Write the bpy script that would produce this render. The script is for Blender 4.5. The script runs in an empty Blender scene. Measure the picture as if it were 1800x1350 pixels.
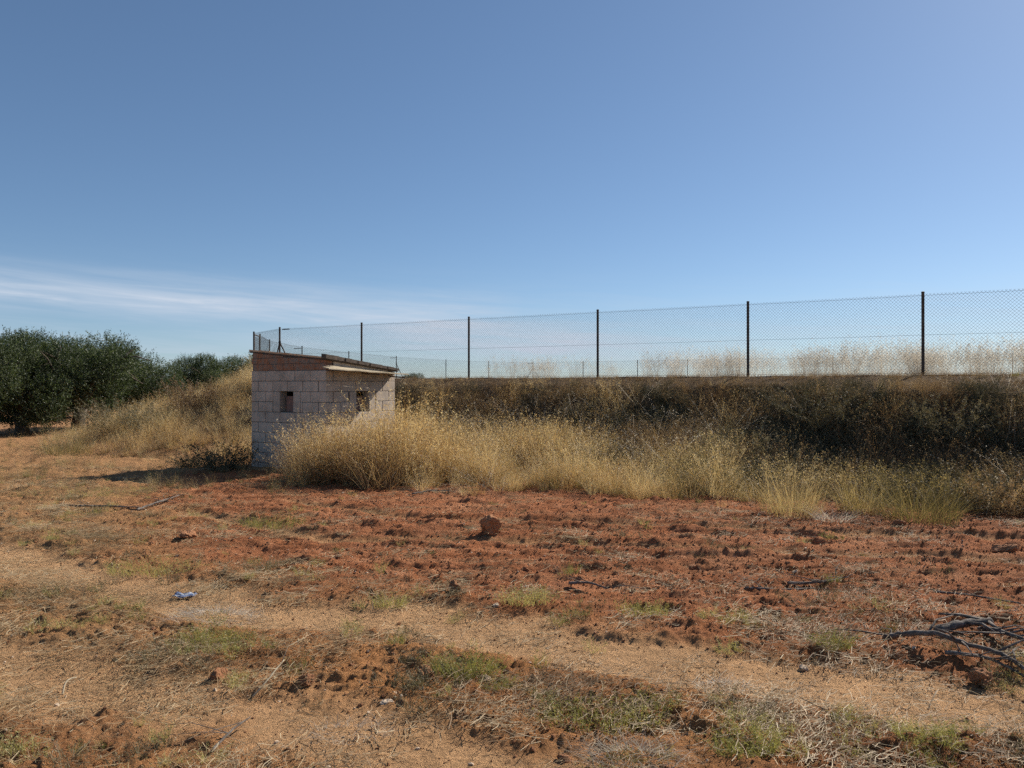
import bpy, bmesh, math, random
import numpy as np
from mathutils import Vector, Matrix

R = math.radians
sc = bpy.context.scene
COL = sc.collection
rnd = random.Random(7)
rng = np.random.default_rng(11)

# ------------------------------------------------------------------ camera, sky, sun, exposure
CAM_H = 1.6
SUN_AZ, SUN_EL = R(50), R(36)           # azimuth to the right of the view direction (+Y)
cam_d = bpy.data.cameras.new('camera'); cam_d.sensor_width = 36; cam_d.lens = 27.0
cam_d.clip_end = 3000; cam_d.clip_start = 0.05
cam = bpy.data.objects.new('camera', cam_d); COL.objects.link(cam)
cam.location = (0, 0, CAM_H); cam.rotation_euler = (R(90.17), 0, 0)
sc.camera = cam

world = bpy.data.worlds.new('World'); sc.world = world; world.use_nodes = True
wn, wl = world.node_tree.nodes, world.node_tree.links
wn.clear()
def N(nt, typ, **kw):
    n = nt.nodes.new(typ)
    for k, v in kw.items():
        if k in n.inputs: n.inputs[k].default_value = v
        else: setattr(n, k, v)
    return n
wt = world.node_tree
sky = N(wt, 'ShaderNodeTexSky', sky_type='NISHITA', sun_disc=False)
sky.sun_elevation = SUN_EL; sky.sun_rotation = SUN_AZ
sky.altitude = 2000; sky.air_density = 1.0; sky.dust_density = 1.5; sky.ozone_density = 6.0
bg = N(wt, 'ShaderNodeBackground', Strength=0.094)
wo = N(wt, 'ShaderNodeOutputWorld')
# thin cirrus streaks low over the horizon (direction-based, all round the sky)
tc = N(wt, 'ShaderNodeTexCoord'); sp = N(wt, 'ShaderNodeSeparateXYZ')
wl.new(tc.outputs['Generated'], sp.inputs[0])
def M(op, a, b=None, c=None, clamp=False, nt=wt):
    n = nt.nodes.new('ShaderNodeMath'); n.operation = op; n.use_clamp = clamp
    for i, v in enumerate((a, b, c)):
        if v is None: continue
        if isinstance(v, (int, float)): n.inputs[i].default_value = v
        else: nt.links.new(v, n.inputs[i])
    return n.outputs[0]
az = M('ARCTAN2', sp.outputs[0], sp.outputs[1]); el = sp.outputs[2]
cb = N(wt, 'ShaderNodeCombineXYZ')
wl.new(M('MULTIPLY', az, 2.3), cb.inputs[0]); wl.new(M('MULTIPLY', M('ADD', el, M('MULTIPLY', az, 0.035)), 26), cb.inputs[1])
n1 = N(wt, 'ShaderNodeTexNoise', Scale=1.0, Detail=7, Roughness=0.55, Distortion=0.35); wl.new(cb.outputs[0], n1.inputs['Vector'])
n2 = N(wt, 'ShaderNodeTexNoise', Scale=0.55, Detail=3, Roughness=0.5); wl.new(cb.outputs[0], n2.inputs['Vector'])
def gauss(x, c, w):
    q = M('DIVIDE', M('SUBTRACT', x, c), w); return M('POWER', 2.718, M('MULTIPLY', M('MULTIPLY', q, q), -1))
elt = M('ADD', el, M('MULTIPLY', az, 0.025))
wave = M('MULTIPLY', M('SUBTRACT', n2.outputs[0], 0.5), 0.022)
elw = M('ADD', elt, wave)
left = M('MULTIPLY_ADD', M('ADD', az, 0.03), -11, 0.5, clamp=True)
right = M('SUBTRACT', 1, left)
band1 = M('MULTIPLY', gauss(elw, 0.089, 0.0155), left)
band1b = M('MULTIPLY', M('MULTIPLY', gauss(elw, 0.116, 0.008), left), 0.25)
band2 = M('MULTIPLY', M('MULTIPLY', gauss(elw, 0.058, 0.024), gauss(az, 0.02, 0.26)), 0.95)
tex = M('MULTIPLY_ADD', n1.outputs[0], 3.0, -.75, clamp=True)
cb2 = N(wt, 'ShaderNodeCombineXYZ')
wl.new(M('MULTIPLY', az, 6.5), cb2.inputs[0]); wl.new(M('MULTIPLY', M('ADD', el, M('MULTIPLY', az, 0.06)), 95), cb2.inputs[1])
n3 = N(wt, 'ShaderNodeTexNoise', Scale=1.0, Detail=8, Roughness=0.62, Distortion=0.6); wl.new(cb2.outputs[0], n3.inputs['Vector'])
fib = M('MULTIPLY_ADD', n3.outputs[0], 2.6, -.62, clamp=True)
mask = M('MULTIPLY', M('MULTIPLY', M('ADD', M('ADD', band1, band1b), band2), tex, clamp=True), M('MULTIPLY_ADD', fib, .6, .4))
low = M('MULTIPLY', M('MULTIPLY', gauss(el, 0.05, 0.06), M('MULTIPLY', tex, fib)), 0.4)
mask = M('MULTIPLY', M('ADD', mask, low), 0.95, clamp=True)
mx = N(wt, 'ShaderNodeMix', data_type='RGBA'); mx.blend_type = 'MIX'
mx.inputs[7].default_value = (4.5, 5.15, 6.1, 1)
tint = N(wt, 'ShaderNodeMix', data_type='RGBA'); tint.blend_type = 'MULTIPLY'; tint.inputs[0].default_value = 1
tint.inputs[7].default_value = (1.03, 1.065, 1.05, 1)
gm = N(wt, 'ShaderNodeGamma', Gamma=0.85)
wl.new(sky.outputs[0], gm.inputs[0]); wl.new(gm.outputs[0], tint.inputs[6])
wl.new(mask, mx.inputs[0]); wl.new(tint.outputs[2], mx.inputs[6])
wl.new(mx.outputs[2], bg.inputs[0]); wl.new(bg.outputs[0], wo.inputs[0])

sun_d = bpy.data.lights.new('sun', 'SUN'); sun_d.energy = 5.0; sun_d.angle = R(0.53); sun_d.color = (1.0, 0.93, 0.82)
sun = bpy.data.objects.new('sun', sun_d); COL.objects.link(sun)
S = Vector((math.sin(SUN_AZ)*math.cos(SUN_EL), math.cos(SUN_AZ)*math.cos(SUN_EL), math.sin(SUN_EL)))
sun.rotation_euler = S.to_track_quat('Z', 'Y').to_euler(); sun.location = S*40

vs = sc.view_settings
vs.view_transform = 'Standard'; vs.look = 'None'; vs.exposure = 0.44; vs.gamma = 1.0; vs.use_curve_mapping = False
sc.render.engine = 'CYCLES'
cy = sc.cycles
cy.use_denoising = False; cy.max_bounces = 4; cy.diffuse_bounces = 2; cy.glossy_bounces = 2; cy.transmission_bounces = 4
cy.transparent_max_bounces = 4; cy.caustics_reflective = False; cy.caustics_refractive = False
cy.use_adaptive_sampling = True; cy.adaptive_threshold = 0.012; cy.adaptive_min_samples = 24; cy.use_light_tree = False
sc.render.filter_size = 1.5

# ------------------------------------------------------------------ helpers
def tag(o, label=None, cat=None, group=None, kind=None):
    if label: o['label'] = label
    if cat: o['category'] = cat
    if group: o['group'] = group
    if kind: o['kind'] = kind
    return o
def empty(name, loc=(0, 0, 0), rz=0.0):
    o = bpy.data.objects.new(name, None); COL.objects.link(o)
    o.location = loc; o.rotation_euler = (0, 0, rz); o.empty_display_size = 0.2
    return o
def np_mesh(name, V, F, smooth=False):
    """V (n,3) ; F (m,k) constant polygon size"""
    V = np.asarray(V, np.float32); F = np.asarray(F, np.int32)
    me = bpy.data.meshes.new(name); k = F.shape[1]; m = F.shape[0]
    me.vertices.add(len(V)); me.vertices.foreach_set('co', V.ravel())
    me.loops.add(m*k); me.loops.foreach_set('vertex_index', F.ravel())
    me.polygons.add(m); me.polygons.foreach_set('loop_start', np.arange(0, m*k, k, dtype=np.int32))
    try: me.polygons.foreach_set('loop_total', np.full(m, k, np.int32))
    except Exception: pass
    if smooth: me.polygons.foreach_set('use_smooth', np.ones(m, bool))
    me.update(calc_edges=True); me.validate()
    return me
def link(name, me, mat, parent=None, loc=None, rot=None):
    o = bpy.data.objects.new(name, me); COL.objects.link(o)
    if mat and not len(me.materials): me.materials.append(mat)
    if parent is not None: o.parent = parent
    if loc is not None: o.location = loc
    if rot is not None: o.rotation_euler = rot
    return o
class MB:
    """collects boxes / tubes / prisms into one mesh"""
    def __init__(s): s.v = []; s.f = []
    def add(s, V, F):
        b = len(s.v); s.v += [tuple(p) for p in V]; s.f += [tuple(i+b for i in f) for f in F]; return s
    def box(s, x0, x1, y0, y1, z0, z1, top=None, bev=0.0):
        if bev > 0 and top is None:
            b = bev
            bm = bmesh.new(); bmesh.ops.create_cube(bm, size=1)
            for v in bm.verts: v.co = ((x0+x1)/2+v.co.x*(x1-x0), (y0+y1)/2+v.co.y*(y1-y0), (z0+z1)/2+v.co.z*(z1-z0))
            bmesh.ops.bevel(bm, geom=bm.edges[:], offset=b, segments=1, affect='EDGES', profile=0.5)
            bm.verts.index_update()
            s.add([v.co[:] for v in bm.verts], [[v.index for v in f.verts] for f in bm.faces]); bm.free(); return s
        zt = (lambda x, y: z1) if top is None else top
        V = [(x0, y0, z0), (x1, y0, z0), (x1, y1, z0), (x0, y1, z0), (x0, y0, zt(x0, y0)), (x1, y0, zt(x1, y0)), (x1, y1, zt(x1, y1)), (x0, y1, zt(x0, y1))]
        return s.add(V, [(3, 2, 1, 0), (4, 5, 6, 7), (0, 1, 5, 4), (1, 2, 6, 5), (2, 3, 7, 6), (3, 0, 4, 7)])
    def tube(s, pts, rad, n=8, cap=True):
        pts = [Vector(p) for p in pts]; rad = rad if hasattr(rad, '__len__') else [rad]*len(pts)
        V = []; F = []; up = None
        for i, p in enumerate(pts):
            t = (pts[min(i+1, len(pts)-1)]-pts[max(i-1, 0)]).normalized()
            if up is None: up = Vector((0, 0, 1)) if abs(t.z) < 0.9 else Vector((1, 0, 0))
            a = t.cross(up).normalized(); b = a.cross(t).normalized(); up = b
            for k in range(n):
                q = 2*math.pi*k/n; V.append(p+(a*math.cos(q)+b*math.sin(q))*rad[i])
        for i in range(len(pts)-1):
            for k in range(n):
                F.append((i*n+k, i*n+(k+1) % n, (i+1)*n+(k+1) % n, (i+1)*n+k))
        if cap: F.append(tuple(range(n-1, -1, -1))); F.append(tuple(range((len(pts)-1)*n, len(pts)*n)))
        return s.add(V, F)
    def mesh(s, name, smooth=False):
        me = bpy.data.meshes.new(name); me.from_pydata([tuple(v) for v in s.v], [], s.f)
        if smooth: me.polygons.foreach_set('use_smooth', [True]*len(me.polygons))
        bm = bmesh.new(); bm.from_mesh(me); bmesh.ops.recalc_face_normals(bm, faces=bm.faces[:]); bm.to_mesh(me); bm.free()
        me.update(); return me
    def build(s, name, mat, parent=None, smooth=False, loc=None, rot=None):
        return link(name, s.mesh(name, smooth), mat, parent, loc, rot)

# ---- numpy noise
def _hash(ix, iy, seed):
    h = (ix.astype(np.int64)*374761393 + iy.astype(np.int64)*668265263 + seed*1442695041) & 0xFFFFFFFF
    h = ((h ^ (h >> 13))*1274126177) & 0xFFFFFFFF
    h = ((h ^ (h >> 16))*2246822519) & 0xFFFFFFFF
    return (h ^ (h >> 15)) & 0xFFFFFFFF
def perlin(x, y, seed=0):
    ix = np.floor(x); iy = np.floor(y); fx = x-ix; fy = y-iy
    ux = fx*fx*fx*(fx*(fx*6-15)+10); uy = fy*fy*fy*(fy*(fy*6-15)+10)
    def g(dx, dy):
        a = _hash(ix+dx, iy+dy, seed)*(2*np.pi/4294967296.0)
        return np.cos(a)*(fx-dx)+np.sin(a)*(fy-dy)
    a = g(0, 0); b = g(1, 0); c = g(0, 1); d = g(1, 1)
    return (a+(b-a)*ux + ((c+(d-c)*ux)-(a+(b-a)*ux))*uy)*1.4
def fbm(x, y, oct=4, seed=0, gain=0.5, lac=2.03):
    r = 0; a = 1; t = 0
    for i in range(oct):
        r = r+a*perlin(x, y, seed+i*17); t += a; a *= gain; x = x*lac+3.1; y = y*lac-1.7
    return r/t
def billow(x, y, oct=3, seed=0):
    r = 0; a = 1; t = 0
    for i in range(oct):
        r = r+a*np.abs(perlin(x, y, seed+i*13)); t += a; a *= 0.55; x = x*2.1+5.2; y = y*2.1+1.3
    return r/t
def cells(x, y, seed=0):
    """distance to nearest jittered cell centre and that cell's random value"""
    ix = np.floor(x); iy = np.floor(y); best = np.full(np.shape(x), 9.0); val = np.zeros(np.shape(x))
    for dx in (-1, 0, 1):
        for dy in (-1, 0, 1):
            h = _hash(ix+dx, iy+dy, seed); h2 = _hash(ix+dx, iy+dy, seed+71)
            px = ix+dx+h/4294967296.0; py = iy+dy+h2/4294967296.0
            d = (x-px)**2+(y-py)**2; m = d < best
            best = np.where(m, d, best); val = np.where(m, ((h ^ h2) & 0xFFFF)/65535.0, val)
    return np.sqrt(best), val
def sstep(x, a, b):
    t = np.clip((x-a)/(b-a), 0, 1); return t*t*(3-2*t)
def seg_dist(x, y, pts):
    d = np.full(np.shape(x), 1e9)
    for (ax, ay), (bx, by) in zip(pts[:-1], pts[1:]):
        ex, ey = bx-ax, by-ay; t = np.clip(((x-ax)*ex+(y-ay)*ey)/(ex*ex+ey*ey), 0, 1)
        d = np.minimum(d, np.hypot(x-ax-t*ex, y-ay-t*ey))
    return d

# ------------------------------------------------------------------ the lie of the land
FU = np.array((-0.8616, 0.5075))          # along the near fence, to the left
FN = np.array((-0.5075, -0.8616))         # from the fence towards the camera
P0 = np.array((7.6, 14.2))                # the fence post at the right of the picture
def fence_pt(t): return P0+FU*t
CORNER = fence_pt(16.8)
GATE_A = np.array((-8.27, 24.6)); GATE_B = np.array((-8.42, 25.6))
BACK = [(-9.06, 28.7), (-9.13, 33.4), (-8.16, 38.4), (-6.7, 44.5), (-4.3, 50.0), (-1.6, 52.8), (1.5, 55.0),
        (4.9, 52.9), (8.3, 50.8), (11.2, 49.0), (14.0, 47.2), (18.8, 45.0), (22.6, 42.8), (26.4, 40.5)]
POLY = [tuple(fence_pt(-10.2)), tuple(CORNER), tuple(GATE_A), tuple(GATE_B)]+BACK+[(34.0, 30.0)]
def inside(x, y):
    c = np.zeros(np.shape(x), bool); n = len(POLY)
    for i in range(n):
        (ax, ay), (bx, by) = POLY[i], POLY[(i+1) % n]
        cr = ((ay > y) != (by > y)) & (x < (bx-ax)*(y-ay)/((by-ay) if by != ay else 1e-9)+ax); c ^= cr
    return c
def poly_d(x, y):
    d = seg_dist(x, y, POLY+[POLY[0]]); return np.where(inside(x, y), -d, d)
def along(x, y): return (x-P0[0])*FU[0]+(y-P0[1])*FU[1]
BANK = 1.78
TRACK1 = [(6.5, 2.6), (2.57, 3.85), (1.29, 4.35), (0.36, 4.84), (-0.78, 5.26), (-1.84, 5.55), (-3.98, 6.7), (-5.9, 7.9), (-10, 11.0)]
TRACK2 = [(3.0, 1.8), (0.6, 2.75), (-0.24, 3.2), (-0.77, 3.45), (-1.78, 4.0), (-2.45, 4.2), (-4.2, 5.1), (-7, 6.8)]
TRACK3 = [(-4.0, 9.6), (-1.74, 7.95), (.3, 7.95), (2.24, 7.55), (4.6, 6.95), (8, 5.9)]
TRACK4 = [(-3.0, 10.6), (-1.0, 9.2), (1.2, 9.0), (3.4, 8.5), (6.2, 7.7), (9, 6.6)]
def zones(x, y):
    w = fbm(x*1.1, y*1.1, 3, 5)*0.35; w2 = fbm(x*3.1, y*3.1, 3, 25)*0.16
    d1 = seg_dist(x, y, TRACK1); d2 = seg_dist(x, y, TRACK2)
    t1 = 1-sstep(d1+w*0.6+w2, 0.22, 0.52); t2 = (1-sstep(d2+w+w2, 0.12, 0.5))*0.9
    trk = np.maximum(t1, t2)
    # tilled red soil lies between the far wheel track and the grass
    line = 4.95+np.where(x < 0, -0.42*x, -0.36*x)
    til = sstep(y-line+w*2.2+w2*1.5, -0.1, 1.3)*sstep(x+3.3+0.42*(y-7)+w*2.5, -0.8, 0.9)*(1-sstep(y, 13.5, 15))
    d3 = np.minimum(seg_dist(x, y, TRACK3), seg_dist(x, y, TRACK4))
    t3 = (1-sstep(d3+w*.22+w2*.5, .05, .22))*.85
    trk = np.maximum(trk*(1-0.7*til), t3*til); til = til*(1-t3*.8)
    strw = sstep(-x-1.2+w*3, 0, 1.5)*(1-til)
    weed = (1-til)*(1-trk)
    return trk, til, strw, weed
def terrain(x, y, fine=True):
    x = np.asarray(x, float); y = np.asarray(y, float)
    d = poly_d(x, y); t = along(x, y)
    wob = fbm(x*0.6, y*0.6, 3, 40)
    dd = d+wob*0.25*sstep(d, 0.3, 1.5)
    # three bank profiles along the fence: steep (right), stepped (middle), even (left mound)
    prof_r = np.interp(dd, [0.45, 1.75, 3.1, 4.3], [BANK, 1.52, 0.25, 0])
    prof_m = np.interp(dd, [0.45, 1.05, 1.95, 4.6], [BANK, 1.6, 0.62, 0])
    prof_l = np.interp(dd, [0.4, 1.0, 3.2, 5.6], [BANK, 1.55, 0.6, 0])
    kr = 1-sstep(t, 0.5, 3.5); kl = sstep(t, 12.0, 15.0)
    h = prof_m*(1-kr)*(1-kl)+prof_r*kr*(1-kl)+prof_l*kl
    flat = 1-sstep(h, 0.02, 0.25)
    h = h+fbm(x*0.35, y*0.35, 3, 3)*0.05*flat+wob*0.10*sstep(h, 0.1, 0.6)*sstep(d, 0.5, 1.2)
    if fine:
        trk, til, strw, weed = zones(x, y)
        near = 1-sstep(np.hypot(x, y), 24, 32)
        wx = fbm(x*1.6, y*1.6, 3, 61)*0.25
        fur = np.sin((y+0.10*x+wx*1.3)*2*np.pi/0.62)
        wa = fbm(x*9, y*9, 2, 62)*0.5; wb = fbm(x*9, y*9, 2, 63)*0.5
        cd, cv = cells(x*5.2+wa, y*8.0+wb, 9); cd2, cv2 = cells(x*13+wb, y*19+wa, 19)
        lump = np.minimum(sstep(cv, .5, 1), np.clip(.62-cd, 0, 1)*4.0); lump2 = np.minimum(cv2, np.clip(.66-cd2, 0, 1)*3.2)
        pm = np.clip(.75+fbm(x*.9, y*1.6, 2, 96)*1.6, .15, 1.4); lump = lump*pm; lump2 = lump2*pm
        cd3, cv3 = cells(x*29+wa, y*36+wb, 29); lump3 = np.minimum(cv3, np.clip(.66-cd3, 0, 1)*3.0)
        rut = fbm(x*0.6, y*6.5+wx*3, 3, 64, gain=0.6)
        f_t = fur*0.020*(.6+fbm(x*.8, y*.8, 2, 78))+rut*0.060+fbm(x*3.0, y*5.5, 4, 77, gain=0.62)*0.050+lump*0.018+lump2*0.018+lump3*0.012
        f_w = fbm(x*2.4, y*3.4, 4, 31, gain=0.62)*0.085+lump*0.018+lump2*0.022+lump3*0.013
        f_k = fbm(x*1.5, y*1.5, 3, 32)*0.025+fbm(x*6, y*18, 3, 33, gain=.6)*0.014+lump3*0.005-0.03
        h = h+near*flat*(til*f_t+trk*f_k+weed*f_w)
        d3 = np.minimum(seg_dist(x, y, TRACK3), seg_dist(x, y, TRACK4)); d3 = np.minimum(d3, np.minimum(seg_dist(x, y+.42, TRACK3), seg_dist(x, y+.45, TRACK4)))
        h = h+near*flat*(np.exp(-((d3-.24)/.08)**2)*.022-np.exp(-(d3/.13)**2)*.022)*sstep(y, 5.5, 6.5)*(.5+np.clip(fbm(x*.9, y*.9, 2, 95)+.4, 0, 1))
        # one ploughed-up ridge beside each wheel track
        rid = np.exp(-((seg_dist(x, y, TRACK1)-0.62)/0.13)**2)*sstep(y, 2, 3)
        h = h+flat*near*rid*(0.02+0.06*np.clip(fbm(x*2.3, y*2.3, 3, 90), 0, 1))
    return h
def Z(x, y): return float(terrain(np.array([x]), np.array([y]))[0])
CAMZ0 = Z(0, 0)
def px(u, v, z=0.0):
    """point where the photograph's pixel (1800 x 1350) meets level z"""
    Y = (CAM_H-z)*1350/(v-679.0); return ((u-900)/1350*Y, Y)

# ------------------------------------------------------------------ materials
def mat(name):
    m = bpy.data.materials.new(name); m.use_nodes = True; m.node_tree.nodes.clear(); return m
def bsdf(m, rough=0.9, spec=0.2):
    nt = m.node_tree; o = N(nt, 'ShaderNodeOutputMaterial'); p = N(nt, 'ShaderNodeBsdfPrincipled', Roughness=rough)
    p.inputs['Specular IOR Level'].default_value = spec; nt.links.new(p.outputs[0], o.inputs[0]); return nt, p, o
def ramp(nt, fac, stops):
    r = nt.nodes.new('ShaderNodeValToRGB'); e = r.color_ramp.elements
    while len(e) > 1: e.remove(e[0])
    e[0].position = stops[0][0]; e[0].color = (*stops[0][1], 1)
    for p, c in stops[1:]:
        k = e.new(p); k.color = (*c, 1)
    nt.links.new(fac, r.inputs[0]); return r.outputs[0]
def mixc(nt, f, a, b, mode='MIX'):
    n = N(nt, 'ShaderNodeMix', data_type='RGBA'); n.blend_type = mode
    for i, v in ((0, f), (6, a), (7, b)):
        if isinstance(v, (int, float)): n.inputs[i].default_value = v
        elif isinstance(v, tuple): n.inputs[i].default_value = (*v, 1)
        else: nt.links.new(v, n.inputs[i])
    return n.outputs[2]
def noise(nt, scale, detail=4, rough=0.55, coord='Object', dist=0.0, mapping=None):
    t = N(nt, 'ShaderNodeTexCoord'); n = N(nt, 'ShaderNodeTexNoise', Scale=scale, Detail=detail, Roughness=rough, Distortion=dist)
    src = t.outputs[coord]
    if mapping:
        mp = N(nt, 'ShaderNodeMapping'); mp.inputs['Scale'].default_value = mapping; nt.links.new(src, mp.inputs[0]); src = mp.outputs[0]
    nt.links.new(src, n.inputs['Vector']); return n.outputs[0]
def bump(nt, p, h, strength=0.5, dist=0.02):
    b = N(nt, 'ShaderNodeBump', Strength=strength, Distance=dist); nt.links.new(h, b.inputs['Height']); nt.links.new(b.outputs[0], p.inputs['Normal'])
def simple(name, stops, scale=8, rough=0.9, bstr=0.4, bdist=0.01, metallic=0.0, detail=5, mapping=None, rand=0.0, spec=0.2):
    m = mat(name); nt, p, o = bsdf(m, rough, spec); f = noise(nt, scale, detail, 0.6, mapping=mapping)
    if rand > 0:
        oi = N(nt, 'ShaderNodeObjectInfo'); f = M('ADD', f, M('MULTIPLY', M('SUBTRACT', oi.outputs['Random'], 0.5), rand, nt=nt), nt=nt)
    nt.links.new(ramp(nt, f, stops), p.inputs['Base Color']); p.inputs['Metallic'].default_value = metallic
    if bstr: bump(nt, p, noise(nt, scale*3, 5, 0.6, mapping=mapping), bstr, bdist)
    return m
def leafy(name, stops, trans=0.4, inst_w=0.5, tcol=None, rough=0.6, gloss=0.04):
    """thin leaf or straw: colour from a per-leaf attribute and a per-plant random value"""
    m = mat(name); nt = m.node_tree; o = N(nt, 'ShaderNodeOutputMaterial')
    at = N(nt, 'ShaderNodeAttribute', attribute_name='v'); oi = N(nt, 'ShaderNodeObjectInfo')
    f = M('ADD', M('MULTIPLY', at.outputs['Fac'], 1-inst_w, nt=nt), M('MULTIPLY', oi.outputs['Random'], inst_w, nt=nt), nt=nt)
    tn = N(nt, 'ShaderNodeAttribute', attribute_name='tone', attribute_type='INSTANCER')
    f = M('ADD', M('MULTIPLY_ADD', f, 1.5, -.25, nt=nt), tn.outputs['Fac'], clamp=True, nt=nt)
    c = ramp(nt, f, stops)
    d = N(nt, 'ShaderNodeBsdfDiffuse'); t = N(nt, 'ShaderNodeBsdfTranslucent'); nt.links.new(c, d.inputs[0])
    nt.links.new(mixc(nt, 1.0, c, tcol or (1.0, 0.95, 0.7), 'MULTIPLY'), t.inputs[0])
    mx = N(nt, 'ShaderNodeMixShader', Fac=trans); nt.links.new(d.outputs[0], mx.inputs[1]); nt.links.new(t.outputs[0], mx.inputs[2])
    g = N(nt, 'ShaderNodeBsdfGlossy', Roughness=rough); m2 = N(nt, 'ShaderNodeMixShader', Fac=gloss)
    nt.links.new(mx.outputs[0], m2.inputs[1]); nt.links.new(g.outputs[0], m2.inputs[2]); nt.links.new(m2.outputs[0], o.inputs[0])
    return m

GOLD = leafy('dry_grass_gold', [(0, (.27, .155, .065)), (.3, (.50, .325, .145)), (.7, (.68, .50, .26)), (1, (.80, .66, .43))], .52)
GREENGOLD = leafy('half_dry_grass', [(0, (.12, .105, .04)), (.35, (.26, .21, .085)), (.7, (.46, .35, .165)), (1, (.60, .48, .27))], .45)
BROWN = leafy('dead_brown_grass', [(0, (.10, .06, .035)), (.4, (.22, .135, .07)), (.75, (.36, .235, .12)), (1, (.50, .37, .21))], .38)
PALE = leafy('pale_straw', [(0, (.42, .36, .29)), (.5, (.58, .52, .44)), (1, (.74, .69, .61))], .5, tcol=(1, .97, .88))
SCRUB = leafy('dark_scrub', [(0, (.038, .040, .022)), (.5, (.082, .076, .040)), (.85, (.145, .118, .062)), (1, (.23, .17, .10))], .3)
WEED = leafy('green_weed', [(0, (.19, .19, .055)), (.5, (.32, .31, .095)), (1, (.50, .45, .19))], .45, inst_w=.6)
GREYW = leafy('grey_weed', [(0, (.10, .085, .045)), (.5, (.18, .15, .08)), (1, (.30, .25, .145))], .3)
STRAW = leafy('straw_litter', [(0, (.15, .09, .04)), (.4, (.28, .18, .085)), (.8, (.44, .31, .165)), (1, (.58, .47, .30))], .25, inst_w=.35)
OLIVE = leafy('olive_leaf', [(0, (.024, .036, .016)), (.5, (.055, .075, .032)), (.85, (.10, .13, .062)), (1, (.19, .215, .13))], .40, inst_w=.0, tcol=(.95, 1, .55), gloss=.03, rough=.5)
BARK = simple('bark', [(.3, (.05, .04, .03)), (.7, (.16, .13, .10))], 14, .95, .8, .02, mapping=(1, 1, .3))
GREYBARK = simple('weathered_bark', [(.3, (.055, .044, .037)), (.55, (.15, .125, .107)), (.75, (.29, .255, .225))], 30, .9, .6, .006)
STEEL = simple('rusty_steel_post', [(.35, (.055, .04, .032)), (.6, (.10, .075, .06)), (.8, (.17, .10, .06))], 9, .65, .2, .003, metallic=.3)
GREYSTEEL = simple('grey_steel', [(.3, (.07, .08, .075)), (.7, (.15, .16, .155))], 12, .6, .15, .002, metallic=.4)
WIRE = simple('galvanised_wire', [(.3, (.10, .10, .095)), (.7, (.17, .165, .16))], 20, .9, 0, metallic=0, spec=.05)
BLOCK = simple('concrete_block', [(.2, (.25, .195, .155)), (.5, (.38, .305, .245)), (.8, (.50, .415, .34))], 5, .95, .5, .006, rand=.5)
def stain(m, scale, lo, hi, col, amt):
    nt = m.node_tree; p = [n for n in nt.nodes if n.type == 'BSDF_PRINCIPLED'][0]; src = p.inputs['Base Color'].links[0].from_socket
    g = N(nt, 'ShaderNodeNewGeometry'); n = N(nt, 'ShaderNodeTexNoise', Scale=scale, Detail=6, Roughness=.65); nt.links.new(g.outputs['Position'], n.inputs['Vector'])
    f = M('MULTIPLY', M('DIVIDE', M('SUBTRACT', n.outputs[0], lo, nt=nt), hi-lo, clamp=True, nt=nt), amt, nt=nt)
    nt.links.new(mixc(nt, f, src, col), p.inputs['Base Color'])
stain(BLOCK, 2.2, .45, .7, (.19, .15, .115), .55); stain(BLOCK, 9, .55, .75, (.48, .44, .38), .35)
MORTAR = simple('mortar', [(.3, (.10, .085, .075)), (.7, (.17, .15, .13))], 12, .95, .6, .01)
BRICK = simple('red_brick', [(.25, (.14, .095, .07)), (.45, (.21, .10, .06)), (.65, (.31, .135, .07)), (.85, (.24, .18, .14))], 7, .92, .5, .006, rand=.5)
TILE = simple('terracotta_slab', [(.25, (.22, .13, .08)), (.5, (.42, .22, .11)), (.8, (.55, .38, .24))], 6, .92, .5, .006, rand=.6)
ROOFDARK = simple('weathered_roof_edge', [(.3, (.05, .04, .033)), (.7, (.13, .10, .08))], 10, .95, .6, .01)
PLANK = simple('bleached_plank', [(.25, (.27, .21, .13)), (.55, (.43, .35, .235)), (.8, (.54, .46, .33))], 6, .85, .4, .004, mapping=(.25, 3, 3), rand=.2)
REDBOARD = simple('old_red_board', [(.3, (.16, .095, .08)), (.7, (.28, .18, .15))], 8, .9, .3, .004, mapping=(3, 3, .4))
CONCRETE = simple('old_concrete', [(.25, (.10, .085, .07)), (.55, (.19, .165, .14)), (.8, (.28, .25, .21))], 6, .95, .7, .015)
CLOD = simple('red_earth_clod', [(.2, (.21, .082, .039)), (.5, (.36, .148, .068)), (.8, (.48, .24, .125))], 9, .97, .9, .02, rand=.4)
STONE = simple('pale_stone', [(.25, (.36, .23, .14)), (.6, (.52, .38, .26)), (.85, (.60, .48, .36))], 9, .9, .5, .006, rand=.4)

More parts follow.
